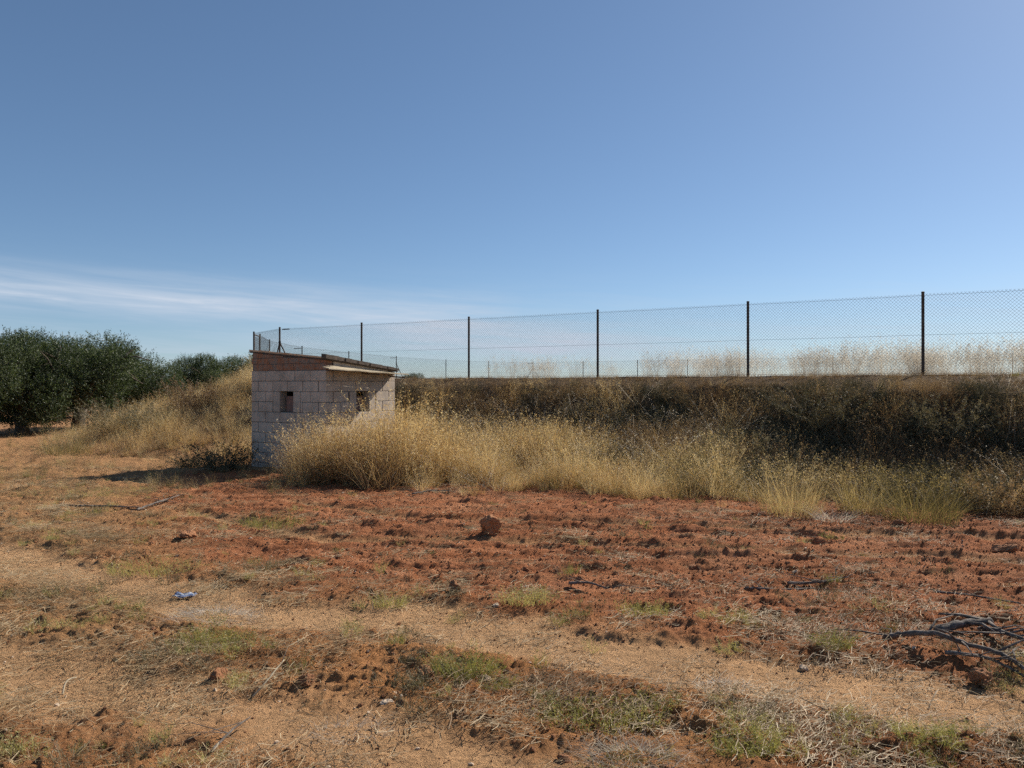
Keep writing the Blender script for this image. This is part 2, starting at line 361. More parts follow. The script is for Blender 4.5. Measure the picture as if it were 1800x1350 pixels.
def ground_mat():
    m = mat('red_earth'); nt, p, o = bsdf(m, .97, .1)
    at = N(nt, 'ShaderNodeAttribute', attribute_name='soil')
    f1 = noise(nt, 55, 6, .65); f2 = noise(nt, 9, 5, .6); f3 = noise(nt, 220, 3, .6)
    k = M('MULTIPLY_ADD', f1, 1.2, .4, nt=nt); k = M('MULTIPLY', k, M('MULTIPLY_ADD', f2, .7, .65, nt=nt), nt=nt)
    k = M('MULTIPLY', k, M('MULTIPLY_ADD', f3, .4, .8, nt=nt), nt=nt)
    cc = N(nt, 'ShaderNodeCombineColor')
    for i in range(3): nt.links.new(k, cc.inputs[i])
    c = mixc(nt, 1.0, at.outputs['Color'], cc.outputs[0], 'MULTIPLY')
    # scattered pale grit
    vo = N(nt, 'ShaderNodeTexVoronoi', Scale=48); tc = N(nt, 'ShaderNodeTexCoord'); nt.links.new(tc.outputs['Object'], vo.inputs['Vector'])
    g = M('LESS_THAN', vo.outputs['Distance'], .17, nt=nt); sp = N(nt, 'ShaderNodeSeparateColor'); nt.links.new(vo.outputs['Color'], sp.inputs[0])
    g = M('MULTIPLY', g, M('GREATER_THAN', sp.outputs[0], .72, nt=nt), nt=nt)
    c = mixc(nt, M('MULTIPLY', g, .6, nt=nt), c, (.45, .30, .19))
    nt.links.new(c, p.inputs['Base Color'])
    hh = M('ADD', M('MULTIPLY', f1, 1.0, nt=nt), M('MULTIPLY', f3, .35, nt=nt), nt=nt)
    bump(nt, p, hh, 1.0, .03); return m
GROUND = ground_mat()

# ------------------------------------------------------------------ ground: one sheet out to the horizon
def geo(a, b, k):
    out = [a]
    while out[-1] < b: out.append(out[-1]+max(0.012, k*out[-1]))
    return out
rows = list(np.linspace(-6, 2.2, 30)[:-1])+geo(2.2, 15, .0030)[:-1]+geo(15, 40, .009)[:-1]+geo(40, 900, .06)
rows = np.array(rows)
ucore = np.linspace(-.82, .82, 620); uo = .82+np.cumsum(np.linspace(.006, .12, 42))
ucol = np.concatenate([-uo[::-1], ucore, uo])
sY = np.maximum(rows, 2.2)+.4
GX = (ucol[None, :]*sY[:, None]); GY = np.repeat(rows[:, None], len(ucol), 1)
gx, gy = GX.ravel(), GY.ravel()
gz = terrain(gx, gy)
nr, nc = GX.shape
I = np.arange(nr*nc).reshape(nr, nc)
quads = np.stack([I[:-1, :-1], I[:-1, 1:], I[1:, 1:], I[1:, :-1]], -1).reshape(-1, 4)
gme = np_mesh('ground', np.stack([gx, gy, gz], 1), quads, smooth=True)
trk, til, strw, weed = zones(gx, gy)
def c3(c): return np.array(c)[None, :]
base = c3((.42, .20, .082))*np.ones((len(gx), 1))
pt = fbm(gx*.8, gy*.8, 4, 200)[:, None]; pf = fbm(gx*4, gy*4, 3, 210)[:, None]
pk = np.clip(.45+pt*1.8+pf*.5, 0, 1)*.85
base = base*(1-pk)+c3((.27, .108, .044))*pk
red = c3((.35, .132, .058))*(1+.35*pt)+c3((.10, .07, .04))*np.clip(fbm(gx*.7, gy*4.5, 3, 220)*2, 0, 1)[:, None]+c3((.09, .06, .04))*np.clip(pf*1.5, 0, 1)
sand = c3((.55, .325, .165))*(1+.2*pf+.15*pt)
stc = c3((.39, .225, .108))*(1+.25*pf)
col = base*(1-strw[:, None]*.7)+stc*strw[:, None]*.7
col = col*(1-til[:, None])+red*til[:, None]
tw = (trk*(1-.5*sstep(gy-6.2-.3*np.abs(gx)*0, 0, .6)*sstep(gx, -4.5, -2.5)))[:, None]
col = col*(1-tw)+sand*tw
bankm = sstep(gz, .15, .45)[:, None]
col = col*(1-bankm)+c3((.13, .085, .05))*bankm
far = sstep(gy, 20, 26)[:, None]*(1-bankm)
col = col*(1-far*.6)+c3((.36, .19, .10))*far*.6
ca = gme.color_attributes.new('soil', 'FLOAT_COLOR', 'POINT')
ca.data.foreach_set('color', np.concatenate([np.clip(col, .01, 1), np.ones((len(gx), 1))], 1).astype(np.float32).ravel())
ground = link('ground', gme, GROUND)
tag(ground, 'red tilled earth with sandy wheel tracks rising into a bank', 'ground', kind='structure')

# ------------------------------------------------------------------ plant prototypes (kept in an unlinked collection)
def ribbons(n, seed, L=(.4, .8), spread=.12, lean=(.05, .5), droop=(0, .4), w=(.003, .006), segs=4, head=0, hsize=.014, hspan=.35, hoff=.05, wind=(0, 0), curl=0.0, hasp=.22):
    """n blades; head = seed flakes per blade. returns V, quads, per-vertex value"""
    r = np.random.default_rng(seed)
    a0 = r.uniform(0, 2*np.pi, n); rr = spread*np.sqrt(r.uniform(0, 1, n))
    bx, by = rr*np.cos(a0), rr*np.sin(a0)
    az_ = a0+r.normal(0, .9, n); ln = r.uniform(*lean, n); dr = r.uniform(*droop, n); ll = r.uniform(*L, n)
    dx = np.cos(az_)+wind[0]; dy = np.sin(az_)+wind[1]
    s = np.linspace(0, 1, segs+1)[None, :]
    hor = (ln[:, None]*s+dr[:, None]*s**2.4)*ll[:, None]
    zz = (s*np.sqrt(np.maximum(.05, 1-ln[:, None]**2))-dr[:, None]*.6*s**3)*ll[:, None]
    wob = curl*ll[:, None]*np.sin(s*7+r.uniform(0, 6, (n, 1)))*s
    X = bx[:, None]+dx[:, None]*hor-dy[:, None]*wob; Y = by[:, None]+dy[:, None]*hor+dx[:, None]*wob
    sa = r.uniform(0, 2*np.pi, n); wd = r.uniform(*w, n)[:, None]*(1-.85*s)
    ox, oy = np.cos(sa)[:, None]*wd/2, np.sin(sa)[:, None]*wd/2
    V = np.stack([np.stack([X-ox, Y-oy, zz], -1), np.stack([X+ox, Y+oy, zz], -1)], 2)      # n, s+1, 2, 3
    k = segs+1; b = (np.arange(n)*k*2)[:, None]+(np.arange(segs)*2)[None, :]
    F = np.stack([b, b+1, b+3, b+2], -1).reshape(-1, 4)
    val = np.repeat(r.uniform(0, 1, n), k*2)
    V = V.reshape(-1, 3)
    if head:
        m = n*head; bi = np.repeat(np.arange(n), head)
        q = 1-hspan*r.uniform(0, 1, m)**1.1
        cx = np.array([np.interp(qq, s[0], X[i]) for qq, i in zip(q, bi)]); cyy = np.array([np.interp(qq, s[0], Y[i]) for qq, i in zip(q, bi)])
        cz = np.array([np.interp(qq, s[0], zz[i]) for qq, i in zip(q, bi)])
        off = hoff*(1.15-q)/(hspan)*2.0
        ha = r.uniform(0, 2*np.pi, m); ho = r.uniform(.1, 1, m)*off*.5+.004
        c = np.stack([cx+np.cos(ha)*ho, cyy+np.sin(ha)*ho, cz+r.uniform(-.3, .6, m)*ho], 1)
        d1 = r.normal(0, 1, (m, 3))+np.array([0, 0, -.4]); d1 /= np.linalg.norm(d1, axis=1)[:, None]
        d2 = np.cross(d1, r.normal(0, 1, (m, 3))); d2 /= np.linalg.norm(d2, axis=1)[:, None]
        hs = (hsize*r.uniform(.6, 1.3, m))[:, None]
        VV = np.stack([c-d1*hs, c-d2*hs*hasp, c+d1*hs, c+d2*hs*hasp], 1).reshape(-1, 3)
        FF = np.arange(m*4).reshape(m, 4)+len(V)
        V = np.concatenate([V, VV]); F = np.concatenate([F, FF]); val = np.concatenate([val, np.repeat(np.clip(val[bi*k*2]+.25, 0, 1), 4)])
    return V, F, val
def leaf_mesh(name, V, F, val):
    me = np_mesh(name, V, F)
    a = me.attributes.new('v', 'FLOAT', 'POINT'); a.data.foreach_set('value', np.asarray(val, np.float32)); return me
def merge(*parts):
    V = []; F = []; W = []; b = 0
    for v, f, w in parts: V.append(v); F.append(f+b); W.append(w); b += len(v)
    return np.concatenate(V), np.concatenate(F), np.concatenate(W)
def protos(name, mat_, makers):
    c = bpy.data.collections.new(name)
    for i, mk in enumerate(makers):
        me = leaf_mesh('%s_%02d' % (name, i), *mk()); me.materials.append(mat_)
        c.objects.link(bpy.data.objects.new('%s_%02d' % (name, i), me))
    return c
def rock_mesh(name, seed, sub=2, rough=.35, flat=.7, freq=1.5):
    bm = bmesh.new(); bmesh.ops.create_icosphere(bm, subdivisions=sub, radius=1)
    r = np.random.default_rng(seed); P = np.array([v.co[:] for v in bm.verts])
    k = np.ones(len(P))
    for i in range(7):
        d = r.normal(0, 1, 3); d /= np.linalg.norm(d); c = r.uniform(.45, .8); t = P@d
        k = np.where(t > c, np.minimum(k, c/np.maximum(t, 1e-6)), k)
    k += rough*.5*fbm(P[:, 0]*freq+seed*3.3, P[:, 1]*freq+P[:, 2]*1.7, 3, seed)
    k += rough*.35*fbm(P[:, 0]*freq*2.6+seed, P[:, 2]*freq*2.6+P[:, 1], 2, seed+5)
    P = P*k[:, None]*np.array([1, r.uniform(.65, 1), flat])
    for v, p in zip(bm.verts, P): v.co = p
    me = bpy.data.meshes.new(name); bm.to_mesh(me); bm.free(); return me
def scatter(name, coll, x, y, scale, label, cat, tilt=0.12, sink=0.0, lift=None, rotz=None, tone=1.0):
    """one mass of uncountable pieces: points carrying instances"""
    n = len(x); z = terrain(x, y)-sink if lift is None else terrain(x, y)+lift
    me = bpy.data.meshes.new(name); me.vertices.add(n); me.vertices.foreach_set('co', np.stack([x, y, z], 1).astype(np.float32).ravel())
    rot = np.stack([rng.normal(0, tilt, n), rng.normal(0, tilt, n), rng.uniform(0, 2*np.pi, n) if rotz is None else rotz], 1)
    a = me.attributes.new('rot', 'FLOAT_VECTOR', 'POINT'); a.data.foreach_set('vector', rot.astype(np.float32).ravel())
    sc_ = np.broadcast_to(scale, (n,)); a = me.attributes.new('scl', 'FLOAT', 'POINT'); a.data.foreach_set('value', sc_.astype(np.float32))
    a = me.attributes.new('tone', 'FLOAT', 'POINT'); a.data.foreach_set('value', (fbm(x*1.1, y*1.1, 3, 555)*.75*tone).astype(np.float32))
    a = me.attributes.new('idx', 'INT', 'POINT'); a.data.foreach_set('value', rng.integers(0, len(coll.objects), n).astype(np.int32))
    o = bpy.data.objects.new(name, me); COL.objects.link(o)
    g = bpy.data.node_groups.new(name, 'GeometryNodeTree')
    g.interface.new_socket('Geometry', in_out='INPUT', socket_type='NodeSocketGeometry'); g.interface.new_socket('Geometry', in_out='OUTPUT', socket_type='NodeSocketGeometry')
    gi = g.nodes.new('NodeGroupInput'); go = g.nodes.new('NodeGroupOutput')
    ci = g.nodes.new('GeometryNodeCollectionInfo'); ci.inputs['Collection'].default_value = coll
    ci.inputs['Separate Children'].default_value = True; ci.inputs['Reset Children'].default_value = True
    ip = g.nodes.new('GeometryNodeInstanceOnPoints'); ip.inputs['Pick Instance'].default_value = True
    def attr(nm, dt):
        q = g.nodes.new('GeometryNodeInputNamedAttribute'); q.data_type = dt; q.inputs[0].default_value = nm; return q.outputs[0]
    g.links.new(gi.outputs[0], ip.inputs['Points']); g.links.new(ci.outputs[0], ip.inputs['Instance'])
    e2r = g.nodes.new('FunctionNodeEulerToRotation'); g.links.new(attr('rot', 'FLOAT_VECTOR'), e2r.inputs[0]); g.links.new(e2r.outputs[0], ip.inputs['Rotation'])
    g.links.new(attr('scl', 'FLOAT'), ip.inputs['Scale']); g.links.new(attr('idx', 'INT'), ip.inputs['Instance Index'])
    g.links.new(ip.outputs[0], go.inputs[0])
    md = o.modifiers.new('scatter', 'NODES'); md.node_group = g
    tag(o, label, cat, kind='stuff'); return o
def rand_td(n, t0, t1, d0, d1):
    t = rng.uniform(t0, t1, n); d = rng.uniform(d0, d1, n)
    return P0[0]+FU[0]*t+FN[0]*d, P0[1]+FU[1]*t+FN[1]*d, t, d

SHED_C = np.array((-3.44, 14.2)); SHED_RZ = math.atan2(.8616, .5075)
SB = np.array((.5075, .8616)); SA = np.array((-.8616, .5075))
def in_shed(x, y, m=.05):
    a = (x-SHED_C[0])*SB[0]+(y-SHED_C[1])*SB[1]; b = (x-SHED_C[0])*SA[0]+(y-SHED_C[1])*SA[1]
    return (a > -m) & (a < 2+m) & (b > -m) & (b < 2+m)

G_GOLD = protos('gold_tuft', GOLD, [lambda i=i: merge(
    ribbons(36, 100+i, L=(.30, .75), spread=.15, lean=(.05, .7), droop=(.05, .6), w=(.004, .009), segs=4),
    ribbons(20, 140+i, L=(.5, 1.15), spread=.16, lean=(.02, .6), droop=(.0, .3), w=(.004, .007), segs=3, head=9, hsize=.016, hspan=.36, hoff=.06)) for i in range(7)])
G_HALF = protos('half_tuft', GREENGOLD, [lambda i=i: merge(
    ribbons(44, 200+i, L=(.3, .75), spread=.15, lean=(.05, .7), droop=(.1, .6), w=(.004, .009), segs=4),
    ribbons(14, 240+i, L=(.6, .95), spread=.1, lean=(.02, .35), droop=(.0, .3), w=(.0025, .004), segs=3, head=12, hsize=.014)) for i in range(5)])
G_BROWN = protos('brown_tuft', BROWN, [lambda i=i: merge(
    ribbons(40, 300+i, L=(.2, .6), spread=.2, lean=(.1, .85), droop=(.0, .7), w=(.004, .010), segs=4, curl=.05),
    ribbons(14, 340+i, L=(.35, .8), spread=.14, lean=(.05, .7), droop=(.0, .35), w=(.003, .0045), segs=3, head=8, hsize=.014)) for i in range(6)])
G_TALL = protos('tall_tuft', PALE, [lambda i=i: merge(
    ribbons(18, 400+i, L=(.5, .98), spread=.16, lean=(.02, .42), droop=(.0, .25), w=(.003, .005), segs=4, head=20, hsize=.017, hspan=.45, hoff=.08),
    ribbons(10, 440+i, L=(.25, .5), spread=.1, lean=(.05, .5), droop=(.0, .4), w=(.003, .005), segs=3)) for i in range(6)])
G_LEAN = protos('leaning_stalks', PALE, [lambda i=i: ribbons(16, 560+i, L=(.5, 1.1), spread=.2, lean=(.45, .93), droop=(.0, .35), w=(.004, .008), segs=4, head=6, hsize=.016, hspan=.4, hoff=.05, wind=(rng.uniform(-.6, .6), rng.uniform(-.6, .6))) for i in range(5)])
G_SCRUB = protos('scrub_tuft', SCRUB, [lambda i=i: merge(
    ribbons(34, 500+i, L=(.25, .6), spread=.16, lean=(.05, .75), droop=(.0, .4), w=(.003, .005), segs=3, head=26, hsize=.017, hspan=.85, hoff=.06)) for i in range(5)])
def straw_patch(seed, n=60, L=(.02, .14), r0=.24, zr=(.002, .022), w=(.0014, .0034)):
    r = np.random.default_rng(seed); a = r.normal(0.4, .9, n); l = r.uniform(*L, n)/2
    c = r.normal(0, r0*.5, (n, 2)); z = r.uniform(*zr, n); dz = r.normal(0, .18, n)*l
    d = np.stack([np.cos(a), np.sin(a)], 1); nrm = np.stack([-d[:, 1], d[:, 0]], 1); wd = r.uniform(*w, n)[:, None]/2; bow = r.normal(0, .16, n)*l
    P = []
    for s, zs in ((-1, -1), (0, .6), (1, 1)):
        m = c+d*(l*s)[:, None]+nrm*(bow*(s == 0))[:, None]; zz = z+dz*zs
        P.append(np.concatenate([m-nrm*wd, zz[:, None]], 1)); P.append(np.concatenate([m+nrm*wd, zz[:, None]+wd*.8], 1))
    V = np.stack(P, 1).reshape(-1, 3); b = (np.arange(n)*6)[:, None]
    F = np.concatenate([b+np.array([[0, 1, 3, 2]]), b+np.array([[2, 3, 5, 4]])])
    return V, F, np.repeat(r.uniform(0, 1, n), 6)
G_STRAW = protos('straw_patch', STRAW, [lambda i=i: straw_patch(600+i) for i in range(8)])
G_WEED = protos('weed_tuft', WEED, [lambda i=i: ribbons(38, 700+i, L=(.03, .11), spread=.06, lean=(.05, .8), droop=(.0, .3), w=(.002, .004), segs=2, head=5, hsize=.007, hspan=.8, hoff=.02) for i in range(6)])
G_GREYW = protos('grey_tuft', GREYW, [lambda i=i: ribbons(40, 760+i, L=(.04, .14), spread=.08, lean=(.1, .95), droop=(.0, .4), w=(.002, .004), segs=3, head=4, hsize=.008, hspan=.8, hoff=.02, curl=.08) for i in range(5)])
def rocks(name, mat_, n, **kw):
    c = bpy.data.collections.new(name)
    for i in range(n):
        me = rock_mesh('%s_%02d' % (name, i), 30+i*7, **kw); me.materials.append(mat_); c.objects.link(bpy.data.objects.new('%s_%02d' % (name, i), me))
    return c
G_CLOD = rocks('clod', CLOD, 8, sub=2, rough=.5); G_CRUMB = rocks('crumb', CLOD, 7, sub=1, rough=.7, flat=.75); G_PEB = rocks('pebble', STONE, 5, sub=1, rough=.3, flat=.6)

# ------------------------------------------------------------------ block shed
shed = empty('block_shed', (SHED_C[0], SHED_C[1], 0), SHED_RZ)
tag(shed, 'small grey concrete block shed with sloping tiled roof in front of the bank', 'shed')
def under(x, y): return 2.085+.09*y-.09*x
W2 = 2.0; TH = .19
_blk = {}
def block_mesh(l, h, t=TH):
    k = (round(l, 3), round(h, 3))
    if k not in _blk:
        _blk[k] = MB().box(-l/2, l/2, -t/2, t/2, -h/2, h/2, bev=.006).mesh('block'); _blk[k].materials.append(BLOCK)
    return _blk[k]
# walls in local coordinates: (origin, direction, outward normal)
WALLS = {'left': ((0, 0), (0, 1), (-1, 0)), 'front': ((0, 0), (1, 0), (0, -1)), 'far': ((W2, 0), (0, 1), (1, 0)), 'back': ((0, W2), (1, 0), (0, 1))}
WIN = {'left': (.85, 1.20), 'front': (.83, 1.20)}
def wall_pt(w, s, depth, z):
    o, d, n = WALLS[w]; return (o[0]+d[0]*s-n[0]*depth, o[1]+d[1]*s-n[1]*depth, z)
def put_block(w, s0, s1, z0, z1):
    g = .008
    if s1-s0 < .05: return
    o = bpy.data.objects.new('block', block_mesh(s1-s0-g, z1-z0-g)); COL.objects.link(o); o.parent = shed
    o.location = wall_pt(w, (s0+s1)/2, TH/2+rnd.uniform(-.004, .003), (z0+z1)/2+rnd.uniform(-.002, .002))
    d = WALLS[w][1]; o.rotation_euler = (0, rnd.uniform(-.004, .004), math.atan2(d[1], d[0])+rnd.uniform(-.006, .006))
for w in WALLS:
    for k in range(11):
        zt = 1.9-.2*k; zb = zt-.2
        full = (k % 2 == 0) == (w in ('left', 'far'))
        a, b = (0, W2) if full else (.2, W2-.2)
        segs = [(a, b)]
        if w in WIN and k in (2, 3):
            segs = [(a, WIN[w][0]-.19), (WIN[w][1]+.19, b)]
            if k == 3:
                put_block(w, WIN[w][0]-.19, WIN[w][0], zb, zb+.4); put_block(w, WIN[w][1], WIN[w][1]+.19, zb, zb+.4)
        for (p, q) in segs:
            x = a
            while x < b-.01:
                y_ = min(x+.4, b); s0, s1 = max(x, p), min(y_, q)
                if s1-s0 > .05: put_block(w, s0, s1, zb, zt)
                x += .4
# recessed mortar behind the joints
for w in WALLS:
    mbm = MB(); ins = .010
    def slab(s0, s1, z0, z1):
        p = wall_pt(w, s0, ins, z0); q = wall_pt(w, s1, TH-.012, z1)
        mbm.box(min(p[0], q[0]), max(p[0], q[0]), min(p[1], q[1]), max(p[1], q[1]), z0, z1)
    e0, e1 = (.012, W2-.012) if w in ('left', 'far') else (TH+.002, W2-TH-.002)
    if w in WIN:
        a, b = WIN[w]; slab(e0, e1, -.28, 1.1-.006); slab(e0, a-.007, 1.095, 1.505); slab(b+.007, e1, 1.095, 1.505); slab(e0, e1, 1.506, 1.897)
    else: slab(e0, e1, -.28, 1.897)
    mbm.build('mortar', MORTAR, shed)
# red brick gable course above the blocks, cut to the roof slope
def gable(w, bl, zlist, m, name, jit=.004):
    for j, (z0, z1) in enumerate(zlist):
        s = 0 if j % 2 == 0 else -bl/2
        lo, hi = (0.0, W2) if w in ('left', 'far') else (TH+.006, W2-TH-.006)
        while s < hi-.01:
            s0, s1 = max(s, lo), min(s+bl, hi); s += bl
            if s1-s0 < .04: continue
            g = .008; p = wall_pt(w, s0+g/2, .002+rnd.uniform(0, jit), z0); q = wall_pt(w, s1-g/2, TH-.02, z1)
            x0, x1, y0, y1 = min(p[0], q[0]), max(p[0], q[0]), min(p[1], q[1]), max(p[1], q[1])
            if min(under(x0, y0), under(x1, y1)) < z0+.015: continue
            MB().box(x0, x1, y0, y1, z0+.006, z1, top=lambda x, y: min(z1-.006, under(x, y)-.003)).build(name, m, shed)
gable('left', .28, [(1.9, 2.03), (2.03, 2.15), (2.15, 2.3)], BRICK, 'brick')
gable('front', .40, [(1.9, 2.1)], BLOCK, 'block'); gable('far', .28, [(1.9, 2.03), (2.03, 2.15)], BRICK, 'brick'); gable('back', .4, [(1.9, 2.1), (2.1, 2.3)], BLOCK, 'block')
for w in ('left', 'front', 'far', 'back'):
    mbm = MB(); e0, e1 = (.02, W2-.02) if w in ('left', 'far') else (TH+.01, W2-TH-.01)
    p = wall_pt(w, e0, .014, 0); q = wall_pt(w, e1, TH-.03, 0)
    mbm.box(min(p[0], q[0]), max(p[0], q[0]), min(p[1], q[1]), max(p[1], q[1]), 1.9, 2.0, top=lambda x, y: under(x, y)-.008).build('mortar', MORTAR, shed)
# roof: a bed slab, terracotta boards on it, a dark cement verge along the low side
roof = MB()
def sloped(mb, x0, x1, y0, y1, a, b):
    V = [(x, y, under(x, y)+c) for c in (a, b) for (x, y) in ((x0, y0), (x1, y0), (x1, y1), (x0, y1))]
    return mb.add(V, [(3, 2, 1, 0), (4, 5, 6, 7), (0, 1, 5, 4), (1, 2, 6, 5), (2, 3, 7, 6), (3, 0, 4, 7)])
sloped(roof, -.012, 2.04, -.05, 2.05, 0, .024); roof_o = roof.build('roof', ROOFDARK, shed)
yy = .02
for i in range(7):
    yl = .29
    for j in range(5):
        x0 = -.022+j*.415; t = MB(); z = rnd.uniform(.0, .008)
        sloped(t, x0+.003, x0+.411, yy+.003, yy+yl-.004, .026+z*.3, .056+z)
        t.build('roof_tile', TILE, roof_o)
    yy += yl
v = MB()
xs = np.linspace(-.1, 2.02, 13)
for i in range(12):
    x0, x1 = xs[i], xs[i+1]; j0 = rnd.uniform(-.012, .012); th = .085-.035*i/11
    sloped(v, x0, x1-.004, -.09+j0, .018, .026, .026+th*rnd.uniform(.9, 1.05))
v.build('verge', ROOFDARK, roof_o)
# three bleached boards nailed out from the low side as an awning
for i, (y0, y1, xa, xb) in enumerate([(-.145, -.004, .05, 1.95), (-.30, -.150, -.16, 1.92), (-.455, -.305, -.395, 1.87)]):
    V = []; n = 14
    for k in range(n+1):
        x = xa+(xb-xa)*k/n; f = (x+.4)/2.3
        wavy = .006*math.sin(x*9+i*2)+rnd.uniform(-.004, .004)
        def zz(y): return (2.035-.150*f)+(y/.455)*(.100*(1-f)+.020*f)
        ya = y0+rnd.uniform(-.006, .006)
        for (y, dz) in ((ya, 0), (y1, 0), (y1, .02), (ya, .02)): V.append((x, y, zz(y)+dz-.03+(wavy if y == ya else 0)*.7+i*-.002))
    F = [(3, 2, 1, 0), tuple(range(n*4, n*4+4))]
    for k in range(n):
        for q in range(4): F.append((k*4+q, k*4+(q+1) % 4, (k+1)*4+(q+1) % 4, (k+1)*4+q))
    MB().add(V, F).build('awning_board', PLANK, shed)
for x in (.12, 1.0, 1.8):
    z = 1.965-.06*x; MB().tube([(x, .0, z-.05), (x, -.42, z-.08-.0)], .014, 6).build('bracket', GREYBARK, shed)
# boards leaning inside the two openings
MB().box(.115, .14, .853, 1.15, 1.108, 1.41).build('shutter', REDBOARD, shed)
MB().box(.833, 1.13, .115, .14, 1.108, 1.40).build('shutter', REDBOARD, shed)
MB().box(.02, .16, .86, 1.19, 1.092, 1.106).build('sill', MORTAR, shed); MB().box(.84, 1.19, .02, .16, 1.092, 1.106).build('sill', MORTAR, shed)

# ------------------------------------------------------------------ fences
FH = 1.5
def wall_z(p): return float(terrain(np.array([p[0]]), np.array([p[1]]), False)[0])
BZ = BANK
def post(parent, p, h=FH+.05, r=.027, m=STEEL, base=BZ):
    mb = MB().tube([(p[0], p[1], base-.3), (p[0], p[1], base+h)], r, 10); o = mb.build('post', m, parent, smooth=False)
    MB().tube([(p[0], p[1], base+h), (p[0], p[1], base+h+.018), (p[0], p[1], base+h+.026)], [r*1.12, r*1.12, r*.4], 10).build('post_cap', m, o)
    return o
def brace(parent, p, d, m=STEEL, L=.85, top=1.12):
    MB().tube([(p[0], p[1], BZ+top), (p[0]+d[0]*L, p[1]+d[1]*L, BZ-.1)], .019, 8).build('brace', m, parent)
    MB().tube([(p[0], p[1], BZ+top-.03), (p[0], p[1], BZ+top+.03)], .036, 10).build('clamp', m, parent)
def mesh_panel(parent, a, b, h=FH, step=.062, r=.0017, base=BZ, name='mesh_panel'):
    a = np.array(a, float); b = np.array(b, float); L = np.linalg.norm(b-a); d = (b-a)/L; nrm = np.array((-d[1], d[0]))
    V = []; F = []
    k0 = -int(h/step)-1; k1 = int(L/step)+1; bow = .0
    def P(s, z, off): q = a+d*s+nrm*off; return (q[0], q[1], base+.03+z)
    for k in range(k0, k1):
        for sgn in (1, -1):
            # line s = k*step + z (or mirrored) clipped to 0..L
            s0, s1 = k*step, k*step+h; z0, z1 = 0.0, h
            if s0 < 0: z0 += -s0; s0 = 0
            if s1 > L: z1 -= s1-L; s1 = L
            if z1-z0 < .01: continue
            if sgn < 0: s0, s1 = L-s0, L-s1
            off = .0015*sgn
            ax = P(s0, z0, off); bx = P(s1, z1, off); n = len(V)
            td = Vector(bx)-Vector(ax); td.normalize(); n3 = Vector((nrm[0], nrm[1], 0)); u3 = td.cross(n3)
            for q in (Vector(ax), Vector(bx)):
                for (cu, cn) in ((1, -.58), (-1, -.58), (0, 1.15)): V.append(tuple(q+u3*cu*r+n3*cn*r))
            F += [(n, n+1, n+4, n+3), (n+1, n+2, n+5, n+4), (n+2, n, n+3, n+5)]
    return link(name, np_mesh('mesh_panel', np.array(V), np.array(F)), WIRE, parent)
def wires(parent, a, b, hs, r=.0022, base=BZ):
    for h in hs:
        pts = []
        for k in range(7):
            f = k/6; s = -.006*math.sin(math.pi*f); pts.append((a[0]+(b[0]-a[0])*f, a[1]+(b[1]-a[1])*f, base+h+s))
        MB().tube(pts, r, 5).build('tension_wire', WIRE, parent)
near = empty('chain_link_fence', (*fence_pt(0), BZ))
tag(near, 'near run of chain link fence with tall rusty posts along the bank top', 'fence')
def par(o, root):      # keep world coordinates under a root that is not at the origin
    o.matrix_parent_inverse = Matrix.Translation(root.location).inverted()
ts = [-10.2, -6.8, -3.4, 0, 3.18, 6.55, 10.08, 13.62, 16.8]
pts = [fence_pt(t) for t in ts]
before = set(bpy.data.objects)
for i, p in enumerate(pts): post(near, p)
for a, b in zip(pts[:-1], pts[1:]): mesh_panel(near, a, b); wires(near, a, b, (.06, .77, FH))
brace(near, CORNER, -FU*1.0); brace(near, CORNER, (GATE_A-CORNER)/np.linalg.norm(GATE_A-CORNER))
post(near, GATE_A); mesh_panel(near, CORNER, GATE_A); wires(near, CORNER, GATE_A, (.06, .77, FH))
MB().tube([(*(CORNER-FU*.12), BZ+FH), (*(CORNER-FU*.40), BZ+FH)], .016, 8).build('wire_strainer', STEEL, near)
for o in set(bpy.data.objects)-before:
    if o.parent == near: par(o, near)
gate = empty('fence_gate', (*GATE_A, BZ)); tag(gate, 'narrow steel framed gate standing edge on above the shed roof', 'gate')
before = set(bpy.data.objects)
ga, gb = GATE_A+(GATE_B-GATE_A)*.07, GATE_B
fr = MB(); fr.tube([(*ga, BZ+.06), (*ga, BZ+FH-.02)], .022, 8); fr.tube([(*gb, BZ+.06), (*gb, BZ+FH-.02)], .022, 8)
fr.tube([(*ga, BZ+FH-.02), (*gb, BZ+FH-.02)], .022, 8); fr.tube([(*ga, BZ+.06), (*gb, BZ+.06)], .022, 8); fr.tube([(*ga, BZ+.75), (*gb, BZ+.75)], .018, 8)
fr.build('gate_frame', STEEL, gate); mesh_panel(gate, ga, gb, h=FH-.1)
for h in (.3, 1.2): MB().tube([(*(GATE_A+(0, .02)), BZ+h-.04), (*(GATE_A+(0, .02)), BZ+h+.04)], .034, 8).build('hinge', STEEL, gate)
for o in set(bpy.data.objects)-before:
    if o.parent == gate: par(o, gate)
back = empty('chain_link_fence', (*BACK[3], BZ))
tag(back, 'far run of chain link fence with small posts beyond the reservoir bank', 'fence')
before = set(bpy.data.objects)
bp = [tuple(GATE_B+(.0, .05))]+BACK
for p in bp: post(back, p, r=.025, m=GREYSTEEL)
for a, b in zip(bp[:-1], bp[1:]): mesh_panel(back, a, b, step=.09, r=.0016); wires(back, a, b, (.06, .77, FH), r=.003)
for i, s in ((4, ((.45, .9),)), (7, ((-.75, -.66), (.75, -.66)))):
    for d in s: brace(back, np.array(bp[i]), np.array(d), GREYSTEEL, L=1.0)
for i in (2, 4, 7): MB().tube([(bp[i][0]-.36, bp[i][1], BZ+FH-.04), (bp[i][0]-.04, bp[i][1], BZ+FH-.03)], .016, 6).build('wire_strainer', GREYSTEEL, back)
